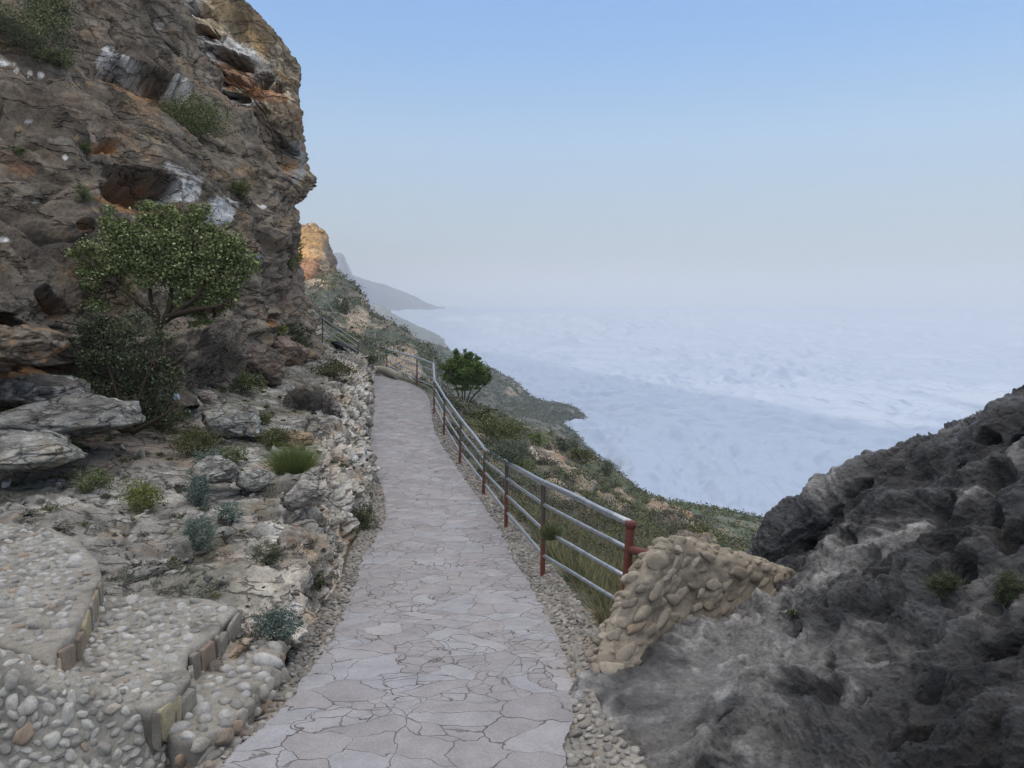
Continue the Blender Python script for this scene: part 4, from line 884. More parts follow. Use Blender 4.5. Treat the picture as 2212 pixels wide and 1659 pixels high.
curved_wall(wt, wb, 0.22, 'stone_wall', 'short triangular mortared stone wall joining the red railing post to the dark boulder', 'wall', 19, 0.03, 0.062, 1500,
            ((134, 123, 108), (164, 152, 135), 0.06), ((124, 114, 100), (150, 139, 123)), sub=3, back=(0.15, 1), elong=1.5, squash=0.24, gap=1.1, wob=0.06)
# ---------------------------------------------------------------- the dark boulder on the right
BOUL = [
 [(1640, 1300, 9), (1760, 1190, 9.5), (1900, 1100, 9.5), (2060, 1040, 9), (2230, 960, 8.5), (2600, 800, 7.5)],
 [(1636, 1208, 6.9), (1722, 1108, 6.7), (1900, 1012, 6.4), (2050, 962, 6.0), (2200, 898, 5.5), (2560, 770, 4.9)],
 [(1690, 1250, 6.2), (1790, 1170, 5.95), (1930, 1080, 5.6), (2080, 1010, 5.2), (2250, 960, 4.75), (2600, 860, 4.2)],
 [(1680, 1305, 5.45), (1800, 1250, 5.25), (1940, 1180, 4.95), (2090, 1120, 4.6), (2260, 1070, 4.2), (2600, 1000, 3.7)],
 [(1560, 1345, 4.85), (1720, 1335, 4.75), (1880, 1290, 4.5), (2050, 1230, 4.15), (2260, 1180, 3.75), (2600, 1120, 3.3)],
 [(1420, 1415, 4.3), (1610, 1415, 4.2), (1820, 1395, 4.0), (2020, 1350, 3.7), (2260, 1300, 3.3), (2600, 1280, 2.9)],
 [(1292, 1498, 4.02), (1500, 1490, 3.85), (1750, 1490, 3.6), (2000, 1470, 3.3), (2260, 1450, 2.95), (2600, 1440, 2.6)],
 [(1318, 1578, 3.68), (1490, 1580, 3.5), (1730, 1590, 3.25), (2000, 1590, 2.95), (2260, 1590, 2.65), (2600, 1590, 2.35)],
 [(1400, 1668, 3.3), (1540, 1680, 3.15), (1750, 1700, 2.95), (2000, 1710, 2.68), (2260, 1720, 2.4), (2600, 1730, 2.1)],
 [(1500, 1850, 2.75), (1640, 1870, 2.6), (1800, 1900, 2.45), (2030, 1920, 2.25), (2260, 1940, 2.05), (2600, 1950, 1.8)],
 [(1700, 2400, 1.9), (1800, 2400, 1.8), (1900, 2400, 1.7), (2050, 2400, 1.6), (2260, 2400, 1.5), (2600, 2400, 1.3)]]
BOUL = [[(r[0][0]-(90 if i > 4 else 10), r[0][1]+90, r[0][2]*1.03)]+r for i, r in enumerate(BOUL)]
BOUL = [r+[(r[-1][0]+650, r[-1][1]+40, r[-1][2]*0.97), (r[-1][0]+1500, r[-1][1]+260, r[-1][2]*0.92)] for r in BOUL]
G = loft(BOUL, 560, 700); nn = outward(G, normals(G)); PX, PY = proj(G)
w1 = 0.3*fbm(G*3.0, 4, seed=7)+0.12*fbm(G*9, 3, seed=3)
dg = rad(52); x = G[..., 0]*math.cos(dg)+G[..., 2]*math.sin(dg); z = -G[..., 0]*math.sin(dg)+G[..., 2]*math.cos(dg)
Q = np.stack([x*0.6, G[..., 1]*0.8, z*1.5], -1); Qw = Q+0.18*np.stack([pn(Q*2), pn(Q*2+5), pn(Q*2+9)], -1)
h1, h2, hid = worley(Qw*(4.2, 4.2, 4.2), 5); k1, k2, kid = worley(Qw*9.0, 15)
damp = 1-0.75*patch(PX, PY, 1450, 1520, 170, 110, -30)
hol = np.maximum(0, 0.42-h1)*(hid > 0.55)*0.22+np.maximum(0, 0.36-k1)*(kid > 0.6)*0.07
d = 0.16*fbm(Q*1.0, 4, seed=3)+0.09*fbm(Q*2.7, 4, seed=8)-hol+0.09*ridged(Qw*3.0, 4, seed=5)+0.035*ridged(Qw*8.0, 4, seed=15)+0.03*fbm(G*9, 5, 0.68, seed=1)
d = d*damp
pits = [(2141, 953, 22, 10), (2201, 957, 22, 16), (2075, 1020, 24, 12), (2158, 1033, 36, 26), (1888, 1063, 18, 8), (1865, 1087, 20, 10), (1828, 1110, 18, 9), (1761, 1189, 16, 14), (1855, 1187, 15, 12),
        (1888, 1222, 26, 20), (1878, 1284, 22, 14), (1951, 1286, 26, 10), (2135, 1159, 20, 14), (2168, 1142, 22, 22), (2148, 1322, 20, 24), (1898, 1419, 26, 12), (1708, 1446, 22, 6), (1795, 1432, 10, 7),
        (1975, 1602, 44, 12), (2070, 1195, 56, 30), (2208, 1190, 30, 26), (2040, 1105, 34, 30), (1700, 1335, 12, 9), (1800, 1350, 10, 8), (1735, 1400, 12, 6), (1570, 1570, 20, 12), (2100, 1250, 30, 18), (2010, 1500, 40, 14), (2180, 1420, 50, 22), (1640, 1480, 24, 7), (1860, 1540, 30, 8)]
cav = 0*PX
for (px_, py_, rx, ry) in pits: cav += patch(PX, PY, px_, py_, rx*1.05, ry*1.05, -25, w1, 0.35)*min(0.28, 0.006*rx+0.05)
G = G+nn*(d-cav)[..., None]
c = np.tile(lin((74, 73, 73)), G.shape[:2]+(1,))
pale = sstep(-0.05, 0.35, fbm(Qw*1.6, 5, 0.6, seed=2)+0.55*patch(PX, PY, 1470, 1530, 270, 170, -25, None, 0.6)+0.10*patch(PX, PY, 1800, 1260, 300, 90, -35, None, 0.8)-0.2*patch(PX, PY, 2150, 1550, 330, 260, 0, None, 0.8))
c = mix(c, lin((138, 134, 130)), pale*0.9)
c = mix(c, lin((40, 39, 40)), sstep(0.05, 0.4, fbm(Qw*2.4, 5, 0.6, seed=12)-0.3*patch(PX, PY, 1450, 1530, 230, 150, -25, None, 0.6)+0.3*patch(PX, PY, 2130, 1480, 420, 360, 0, None, 0.8))*0.9)  # lower right darkened further, its shading put into the rock colour
c = mix(c, lin((120, 112, 104)), patch(PX, PY, 2140, 880, 60, 26, -30, w1)*0.7)
c = mix(c, lin((44, 42, 42)), patch(PX, PY, 1950, 1010, 170, 26, -32, w1)*0.5)
Q3 = fbm(Qw*6.5, 5, 0.7, seed=44); c = c*(1+0.4*Q3)[..., None]; rd_ = ridged(Qw*3.0, 4, seed=5); c = c*(1+1.0*sstep(0.6, 0.95, rd_))[..., None]  # ridge lines lightened, a sheen highlight painted into the rock colour
c = mix(c, lin((92, 84, 74)), sstep(0.1, 0.3, fbm(G*1.9, 4, seed=9))*0.15)
o = mesh_obj('boulder', G, gfaces(560, 700), M_DARK, c); centred(o)
tag(o, 'huge pitted blackish boulder filling the right corner', 'boulder')
# ---------------------------------------------------------------- railings
def pipe_mat():
    m, n, b = principled('galvanised_pipe', 0.42, 0.5); L = n.links.new
    at = N(n, 'ShaderNodeAttribute', attribute_name='Col'); tc = N(n, 'ShaderNodeTexCoord')
    n1 = N(n, 'ShaderNodeTexNoise', i_Scale=22.0, i_Detail=6.0); L(tc.outputs['Object'], n1.inputs['Vector'])
    sp = N(n, 'ShaderNodeSeparateColor'); L(at.outputs['Color'], sp.inputs[0])
    # red = share of rust primer, broken up by noise
    ad = N(n, 'ShaderNodeMath', operation='ADD'); L(sp.outputs[0], ad.inputs[0]); L(n1.outputs['Fac'], ad.inputs[1])
    rp = N(n, 'ShaderNodeMapRange', i_1=0.98, i_2=1.06, i_3=0.0, i_4=1.0); L(ad.outputs[0], rp.inputs[0])
    r1 = N(n, 'ShaderNodeMapRange', i_1=0.3, i_2=0.7, i_3=0.75, i_4=1.2); L(n1.outputs['Fac'], r1.inputs[0])
    g = N(n, 'ShaderNodeVectorMath', operation='SCALE'); g.inputs[0].default_value = tuple(lin((168, 172, 176))); L(r1.outputs[0], g.inputs['Scale'])
    gm = N(n, 'ShaderNodeMix', data_type='RGBA'); L(sp.outputs[1], gm.inputs[0]); L(g.outputs[0], gm.inputs[6]); gm.inputs[7].default_value = (*lin((112, 104, 98)), 1)
    rr_ = N(n, 'ShaderNodeVectorMath', operation='SCALE'); rr_.inputs[0].default_value = tuple(lin((112, 62, 50))); L(r1.outputs[0], rr_.inputs['Scale'])
    mx = N(n, 'ShaderNodeMix', data_type='RGBA'); L(rp.outputs[0], mx.inputs[0]); L(gm.outputs[2], mx.inputs[6]); L(rr_.outputs[0], mx.inputs[7]); L(mx.outputs[2], b.inputs['Base Color'])
    mt = N(n, 'ShaderNodeMapRange', i_1=0.0, i_2=1.0, i_3=0.75, i_4=0.0); L(rp.outputs[0], mt.inputs[0]); L(mt.outputs[0], b.inputs['Metallic'])
    ro = N(n, 'ShaderNodeMapRange', i_1=0.0, i_2=1.0, i_3=0.42, i_4=0.75); L(rp.outputs[0], ro.inputs[0]); L(ro.outputs[0], b.inputs['Roughness'])
    bp = N(n, 'ShaderNodeBump', i_Strength=0.25, i_Distance=0.003); L(n1.outputs['Fac'], bp.inputs['Height']); L(bp.outputs[0], b.inputs['Normal'])
    return m
M_PIPE = pipe_mat()
def rail_post(base, top, r, parent, red=None, seed=0):
    n_ = 24; t = np.linspace(0, 1, n_)[:, None]; P = base*(1-t)+top*t
    V, F = tube(P, r*(1+0.03*pn(P*9)), 12)
    h = np.clip((V[:, 2]-base[2])/(top[2]-base[2]+1e-6), -1, 2)
    if red is None: rd = 0.80-0.62*h+0.35*np.isclose(0*h, 1)
    else: rd = np.full(len(V), red)
    for f in (0.25, 0.5, 0.75): rd = rd+0.22*np.exp(-((h-f)/0.04)**2)*(red is None)
    return mesh_obj('post', V, F, M_PIPE, np.stack([np.clip(rd, 0.01, 1), 0*h+1, 0*h], 1), parent)
def rail_run(P, r, name, parent, red=0.2, nsub=6):
    P = np.asarray(P); Q = []
    for i in range(len(P)-1):
        for k in range(nsub): Q.append(P[i]+(P[i+1]-P[i])*k/nsub)
    Q.append(P[-1]); Q = np.array(Q); Q[1:-1] += 0.006*np.stack([pn(Q[1:-1]*1.7+r*90), pn(Q[1:-1]*1.7+5+r*90), pn(Q[1:-1]*1.7+9+r*90)], -1); V, F = tube(Q, r, 12)
    rd = np.full(len(V), red)
    for p in P: rd = rd+0.3*np.exp(-(np.linalg.norm(V-p, axis=1)/0.05)**2)
    return mesh_obj(name, V, F, M_PIPE, np.stack([np.clip(rd, .01, 1), 0*rd, 0*rd], 1), parent)
def dpath(py): return -WZ(1100, py, zpath_at(py))[1]*-1
# post: photo x of the top, y of the top, x and y of the foot, depth, height share
PD = []
for (xt, yt, xb, yb, d) in ((1362, 1130, 1346, 1322, 5.35), (1174, 1042, 1172, 1243, None), (1095, 1000, 1093, 1138, None), (1048, 972, 1044, 1068, None), (996, 906, 993, 1001, None),
                            (961, 858, 959, 940, None), (938.5, 821, 938, 893, None), (901, 773, 901, 833, None), (835.5, 753, 836, 797, None)):
    dd = d if d else WZ(xb, yb, zpath_at(yb))[1]
    b_ = WY(xb, yb, dd); t_ = WY(xt, yt, dd); PD.append((b_, t_))
PD[0] = (PD[0][0]-np.array((0, 0, 0.16)), PD[0][1])
rail = empty('railing', tuple(PD[4][0])); tag(rail, 'long pipe railing along the right edge of the path, silver rails with rust-red post feet', 'railing', group='pipe railings')
for i, (b_, t_) in enumerate(PD):
    rail_post(b_-np.array((0, 0, 0.05)), t_+(0, 0, 0.01), 0.032 if i == 0 else (0.023 if i < 3 else 0.024), rail, red=0.9 if i == 0 else None)
corner = WY(936, 785, (PD[6][0][1]+PD[7][0][1])/2-0.3)
tops = [p[1] for p in PD]; hs = [p[1][2]-p[0][2] for p in PD]; hs[0] -= 0.16
run = tops[:7]+[corner]+tops[7:]; hrun = hs[:7]+[0.84]+hs[7:]
rail_run(run, 0.026, 'top_rail', rail, red=0.05)
for f in (0.24, 0.51, 0.78):
    pts = [np.array(p)-np.array((0, 0, h*f*(1.0 if i else 1.22))) for i, (p, h) in enumerate(zip(run, hrun))]
    rail_run(pts, 0.0165, 'rail', rail, red=0.16)
# cap on the red corner post and the stub that runs into the wall
V, F = tube([tops[0]+(0, 0, -0.03), tops[0]+(0, 0, 0.012), tops[0]+(0, 0, 0.02)], [0.04, 0.04, 0.02], 16); mesh_obj('post_cap', V, F, M_PIPE, np.tile((0.95, 0, 0), (len(V), 1)), rail)
V, F = tube([tops[0]+(0.0, -0.02, -0.19), WY(1385, 1192, 5.1), WY(1435, 1205, 4.85)], [0.03, 0.026, 0.026], 12)
mesh_obj('wall_stub', V, F, M_PIPE, np.stack([0.75-1.2*np.clip(V[:, 0]-V[:, 0].min()-0.05, 0, 1), 0*V[:, 0], 0*V[:, 0]], 1), rail)
P2 = [(WY(640, 733, 31), WY(640, 697, 31)), (WY(678.6, 740, 30.5), WY(678.6, 694, 30.5)), (WY(697, 733, 30), WY(697, 687, 30)), (WY(774, 780, 28), WY(774, 738, 28))]
rail2 = empty('railing', tuple(P2[2][0])); tag(rail2, 'short weathered grey pipe railing on the upper landing beyond the bend', 'railing', group='pipe railings')
for b_, t_ in P2: rail_post(b_-np.array((0, 0, 0.15)), t_, 0.028, rail2, red=0.12)
tp = [p[1] for p in P2]
for k, f in enumerate((0.0, 0.24, 0.5, 0.76)):
    rail_run([p-np.array((0, 0, 0.78*f)) for p in tp], 0.022, 'top_rail' if k == 0 else 'rail', rail2, red=0.1)
# masonry under the upper landing, and the kerb that closes the far end of the path
def rock_obj(name, label, cat, px, py, d, r, seed, cols=((118, 110, 100), (78, 74, 68), (160, 154, 146), (130, 106, 84)), rz=0, flat=0.5, facet=0.8, group=None, sub=5, mat=None):
    rs = np.random.RandomState(seed); V, F = ICO[sub]; q = V*1.0
    for _ in range(10):
        ax = rs.normal(size=3); ax[2] *= 0.9; ax /= np.linalg.norm(ax); h = q@ax; q = q-np.outer(np.maximum(h-rs.uniform(0.5, 0.8), 0)*facet, ax)
    q = q*np.array((1, rs.uniform(0.7, 0.95), flat)); ca, sa = math.cos(rz), math.sin(rz)
    q = np.stack([q[:, 0]*ca-q[:, 1]*sa, q[:, 0]*sa+q[:, 1]*ca, q[:, 2]], 1)*r
    nn_ = q/np.linalg.norm(q, axis=1)[:, None]
    w = q/r*(1, 1, 2.2)+seed*3.3
    q = q+nn_*(r*(0.10*ridged(w*1.4, 4)+0.05*fbm(w*4, 4)-0.06*(1-sstep(0, 0.1, (lambda a: a[1]-a[0])(worley(w*1.2))))))[:, None]
    c = rock_cols(q/r*1.5+seed*3.3, *cols, seed)
    C0 = WY(px, py, d); o = mesh_obj(name, q+C0, F, mat or M_ROCK, c); centred(o); return tag(o, label, cat, group)
# ================================================================== PLANTS, LOOSE ROCKS
bpy.context.view_layer.update()
DG = bpy.context.evaluated_depsgraph_get()
def hit(px, py, dflt=None):
    d = Vector(ray(px, py)).normalized(); ok, loc, nrm, i, ob, mt = S.ray_cast(DG, Vector((0, 0, 0)), d, distance=3000)
    if ok: return np.array(loc)
    return WY(px, py, dflt or 10)
def leaves(C, size, rs, cols, aspect=0.55, droop=0.0, upb=0.3):
    """one folded leaf (two triangles a side) per centre"""
    n = len(C); a = rs.normal(size=(n, 3)); a[:, 2] = a[:, 2]*0.6+upb; a /= np.linalg.norm(a, axis=1)[:, None]
    b = np.cross(a, rs.normal(size=(n, 3))); b /= np.linalg.norm(b, axis=1)[:, None]; cc = np.cross(a, b)
    s = (size*rs.uniform(0.6, 1.3, n))[:, None]
    p0 = C; p1 = C+s*(0.5*a+aspect*0.5*b+0.08*cc); p2 = C+s*a; p3 = C+s*(0.5*a-aspect*0.5*b+0.08*cc)
    V = np.stack([p0, p1, p2, p3], 1).reshape(-1, 3); i = np.arange(n)[:, None]*4
    F = np.concatenate([i+np.array([[0, 1, 2]]), i+np.array([[0, 2, 3]])])
    k = rs.uniform(0, 1, n); c = mix(np.tile(lin(cols[0]), (n, 1)), np.tile(lin(cols[1]), (n, 1)), k)
    if len(cols) > 2: c = mix(c, np.tile(lin(cols[2]), (n, 1)), (rs.uniform(0, 1, n) > 0.8)*0.8)
    return V, F, np.repeat(c, 4, 0)
def blades(B, h, w, rs, cols, spread=0.5):
    n = len(B); d = rs.normal(0, spread, (n, 3)); d[:, 2] = 1; d /= np.linalg.norm(d, axis=1)[:, None]; hh = (h*rs.uniform(0.5, 1.2, n))[:, None]
    sd = np.cross(d, rs.normal(size=(n, 3))); sd /= np.linalg.norm(sd, axis=1)[:, None]; bend = rs.normal(0, 0.25, (n, 3)); bend[:, 2] = -0.1
    m_ = B+d*hh*0.55+bend*hh*0.12; t = B+d*hh+bend*hh*0.5
    V = np.stack([B-sd*w, B+sd*w, m_+sd*w*0.7, m_-sd*w*0.7, t], 1).reshape(-1, 3); i = np.arange(n)[:, None]*5
    F = np.concatenate([i+np.array([[0, 1, 2]]), i+np.array([[0, 2, 3]]), i+np.array([[3, 2, 4]])])
    c = mix(np.tile(lin(cols[0]), (n, 1)), np.tile(lin(cols[1]), (n, 1)), rs.uniform(0, 1, n)); return V, F, np.repeat(c, 5, 0)
def blob_pts(C, R, n, rs, clumps=40, shell=0.55, cs=0.2):
    """leaf centres gathered in clumps through an ellipsoid, mostly towards its outside"""
    u = rs.normal(size=(clumps, 3)); u /= np.linalg.norm(u, axis=1)[:, None]; r = rs.uniform(shell**3, 1, clumps)**(1/3.0)
    K = u*r[:, None]*(1+0.18*rs.normal(size=(clumps, 1))); k = rs.randint(0, clumps, n); sz = rs.uniform(0.6, 1.5, clumps)
    P = K[k]+rs.normal(0, cs, (n, 3))*sz[k][:, None]
    return C+P*R
def twigs(base, tips, r0, rs, cols=((70, 60, 50), (96, 86, 74)), seg=5):
    parts = []
    for t in tips:
        k = 7; s = np.linspace(0, 1, k)[:, None]; P = base*(1-s)+t*s; L_ = np.linalg.norm(t-base)
        P = P+np.sin(s*np.pi)*rs.normal(0, 0.09*L_, 3)+rs.normal(0, 0.025*L_, (k, 3))*np.sin(s*np.pi)
        V, F = tube(P, r0*(1-0.8*s[:, 0]), seg); c = lin(cols[0])+(lin(cols[1])-lin(cols[0]))*rs.uniform(); parts.append((V, F, np.tile(c, (len(V), 1))))
    return joinm(parts)
PAL = {'green': ((84, 92, 60), (112, 120, 80), (134, 140, 100)), 'tree': ((92, 98, 64), (142, 150, 98), (178, 186, 134)), 'dark': ((66, 71, 54), (98, 104, 76), (126, 132, 100)),
       'blue': ((86, 102, 92), (122, 136, 124), (74, 88, 80)), 'yellow': ((98, 104, 50), (132, 136, 72), (76, 84, 44)), 'dry': ((84, 80, 76), (112, 106, 100), (70, 74, 62)),
       'bright': ((92, 106, 58), (128, 138, 84)), 'olive': ((78, 84, 50), (104, 106, 66), (90, 80, 60)), 'grove': ((70, 92, 46), (108, 130, 66), (134, 150, 90)), 'grey': ((92, 98, 84), (122, 126, 108), (80, 84, 66))}
def shrub(px, py, rx, ry, kind, label, seed, name='shrub', n=None, leaf=None, group=None, form='leafy', d=None, cat='shrub', sink=0.75):
    rs = np.random.RandomState(seed); b_ = WY(px, py+ry*sink, d) if d else hit(px, py+ry*sink)
    dist = b_[1]; R = np.array((rx, 0.8*(rx+ry)/2, ry))*dist/FPX; C = WY(px, py, dist-R[1]*0.3)
    n = n or int(np.clip(rx*ry*2.2, 500, 7000)); leaf = leaf or max(0.014, 4.2*dist/FPX)
    root = empty(name, tuple(b_)); tag(root, label, cat, group)
    if form == 'grass':
        a = rs.uniform(0, 2*np.pi, n); q = np.sqrt(rs.uniform(0, 1, n)); B = np.stack([C[0]+np.cos(a)*q*R[0]*0.6, C[1]+np.sin(a)*q*R[1]*0.6, np.full(n, b_[2]-0.02)], 1)
        B = B[::2]; V, F, c = blades(B, 1.7*R[2], 0.45*dist/FPX, rs, PAL[kind], 0.6)
        mesh_obj('foliage', V, F, M_LEAF, c, root, smooth=False)
    else:
        P = blob_pts(C, R*0.92, n, rs, clumps=max(14, int(n/45)), shell=0.35 if form == 'leafy' else 0.2, cs=0.16)
        P = P[P[:, 2] > b_[2]-R[2]*0.5]
        if form == 'dry':
            V, F, c = blades(P, leaf*2.6, leaf*0.10, rs, PAL[kind], 1.5)
        else: V, F, c = leaves(P, leaf, rs, PAL[kind])
        mesh_obj('foliage', V, F, M_LEAF, c, root, smooth=False)
    tips = blob_pts(C, R*0.8, 9, rs, 9, 0.6, 0.05)
    V, F, c = twigs(b_-np.array((0, 0, 0.04)), tips, max(0.004, 0.9*dist/FPX), rs); mesh_obj('stems', V, F, M_WOOD, c, root)
    return root
# ---------------------------------------------------------------- loose rocks on the terrace
G1 = ((144, 141, 134), (108, 105, 100), (182, 179, 172), (154, 140, 120))
def rk(name, label, cat, px, py, d, rpx, seed, cols, rz, flat, facet=0.8, group=None):
    rock_obj(name, label, cat, px, py, d, rpx*d/FPX, seed, cols, rz, flat, facet, group)
rk('rock_slab', 'broad flat grey slab of rock on the left edge under the overhang', 'rock slab', 130, 905, 7.5, 190, 3, G1, 0.1, 0.22)
rk('rock_slab', 'cracked grey block below the broad slab at the left edge', 'rock slab', 60, 968, 6.9, 130, 4, G1, 0.3, 0.3)
rk('rock_slab', 'white-veined rounded ledge above the broad slab at the left edge', 'rock slab', 80, 845, 7.9, 120, 6, ((104, 100, 96), (74, 72, 70), (170, 168, 164), (110, 98, 84)), 0.0, 0.26)
rk('boulder', 'brown tapered block hanging over the dark slot at the left edge', 'boulder', 30, 752, 7.5, 118, 8, ((112, 98, 84), (80, 74, 66), (138, 128, 116), (150, 114, 80)), 0.0, 0.36)
rk('boulder', 'rounded grey stone beside the blue-green shrub on the terrace', 'boulder', 470, 1020, 7.0, 50, 9, G1, 0.4, 0.7)
rk('boulder', 'smooth dark grey stone right of the rounded one on the terrace', 'boulder', 548, 1034, 7.1, 38, 10, G1, 0.9, 0.65)
rk('boulder', 'tall cracked brown block at the foot of the cliff near the bend', 'boulder', 572, 790, 14.8, 62, 12, ((112, 100, 90), (84, 76, 70), (140, 128, 118), (124, 100, 82)), 0.4, 0.85)
rk('boulder', 'squarish cracked brown boulder under the yellow-green bush', 'boulder', 625, 760, 16.5, 44, 13, ((124, 106, 94), (90, 78, 70), (150, 136, 124), (130, 104, 86)), 0.2, 0.8)
rk('boulder', 'long low grey rock behind the shrubs in the middle of the terrace', 'boulder', 500, 915, 9.4, 78, 14, G1, 0.2, 0.5)
rk('boulder', 'dark grey cracked block on the lip of the bank above the path', 'boulder', 672, 880, 12.6, 62, 15, ((104, 100, 96), (74, 71, 68), (150, 140, 130), (134, 108, 84)), 0.5, 0.75)
rk('boulder', 'small pale stones stacked by the foot of the bush', 'boulder', 447, 860, 10.5, 22, 16, ((164, 150, 138), (130, 118, 106), (190, 180, 170), (160, 136, 116)), 0.2, 0.7)
rk('boulder', 'ochre-faced stone set in the lip of the bank', 'boulder', 648, 958, 9.3, 40, 17, ((150, 128, 102), (100, 90, 80), (176, 160, 140), (160, 120, 84)), 0.6, 0.8)
rk('boulder', 'pale whitish boulder in the lower bank face near the path', 'boulder', 660, 1065, 6.9, 44, 18, ((176, 168, 158), (130, 122, 114), (200, 196, 190), (160, 136, 112)), 0.2, 0.95)
rk('boulder', 'tan upright boulder low in the bank beside the pebble strip', 'boulder', 640, 1185, 5.75, 50, 20, ((156, 144, 130), (116, 106, 96), (186, 178, 168), (156, 124, 98)), 0.9, 1.0)
rk('stone_landing', 'pale masonry block carrying the upper railing', 'landing', 686, 765, 30.3, 42, 22, ((140, 130, 118), (100, 94, 86), (170, 162, 150), (150, 124, 96)), 0.0, 0.55)
rk('stone_pier', 'squared pale stone at the foot of the upper railing beside the bend', 'pier', 786, 790, 28.2, 20, 23, ((150, 142, 132), (116, 110, 102), (180, 172, 162), (150, 124, 96)), 0.0, 1.1, 0.9)
# kerb closing the far end of the path
kc = np.array([WY(795, 797, 28.3), WY(815, 795, 28.6), WY(836, 799, 28.2), WY(862, 811, 26.8)])
V, F = tube(cr(kc, 60), 0.16+0.02*pn(cr(kc, 60)*3), 12); V[:, 2] -= 0.06
tag(centred(mesh_obj('kerb', V, F, M_MORT, np.tile(lin((158, 150, 138)), (len(V), 1)))), 'low rounded concrete kerb closing the far end of the path', 'kerb')
# unidentified black mass behind the upper railing
V0, F0 = ICO[4]; q = V0*np.array((0.62, 0.4, 0.2))*(1+0.35*pn(V0*1.6+3))[:, None]; q[:, 2] -= 0.42*q[:, 0]; C0 = WY(752, 757, 29.2)
mb = attr_mat('black_mass', 10, 0.2, 0.3, 20, 0.02, rough=0.6); o = mesh_obj('black_mass', q+C0, F0, mb, np.tile((0.006, 0.006, 0.008), (len(V0), 1))); tag(centred(o), 'unidentified lumpy black mass behind the upper pipe railing', 'sheet')
V0, F0 = ICO[3]; q = V0*0.045*(1+0.4*pn(V0*2.1+3))[:, None]*np.array((1.0, 0.8, 1.3)); C0 = hit(384, 858)-np.array((0, 0.05, 0)); o = mesh_obj('plastic_bag', q+C0, F0, M_STONE, np.tile(lin((170, 190, 205)), (len(V0), 1))); tag(centred(o), 'small pale blue plastic bag caught at the foot of the bush', 'litter')
# rubble over the terrace
rs = np.random.RandomState(31)
sel = np.argwhere((BANK_PX > -60) & (BANK_PX < 830) & (BANK_PY > 740) & (BANK_PY < 1660)); w = BANK_D[sel[:, 0], sel[:, 1]]**-0.6; w /= w.sum()
sel = sel[rs.choice(len(sel), 700, p=w)]; P = BANK_G[sel[:, 0], sel[:, 1]]+rs.normal(0, 0.03, (700, 3)); nr = BANK_N[sel[:, 0], sel[:, 1]]
R = (0.0055*P[:, 1]*rs.uniform(0.4, 1.6, 700)*rs.choice([1, 1, 1.8], 700))[:, None]*np.stack([rs.uniform(0.9, 1.5, 700), rs.uniform(0.7, 1, 700), rs.uniform(0.45, 0.8, 700)], 1)
V, F, nv = stones(P, np.minimum(R*0.7, 0.08), rs, 3, tilt=0.6, rough=0.5, cuts=8, lim=0.45)
c = stone_cols(700, rs, (112, 106, 98), (184, 178, 168), 0.07); o = mesh_obj('rubble', V, F, M_ROCK, np.repeat(c, nv, 0), smooth=False); tag(o, 'loose broken stones over the terrace and bank', kind='stuff')
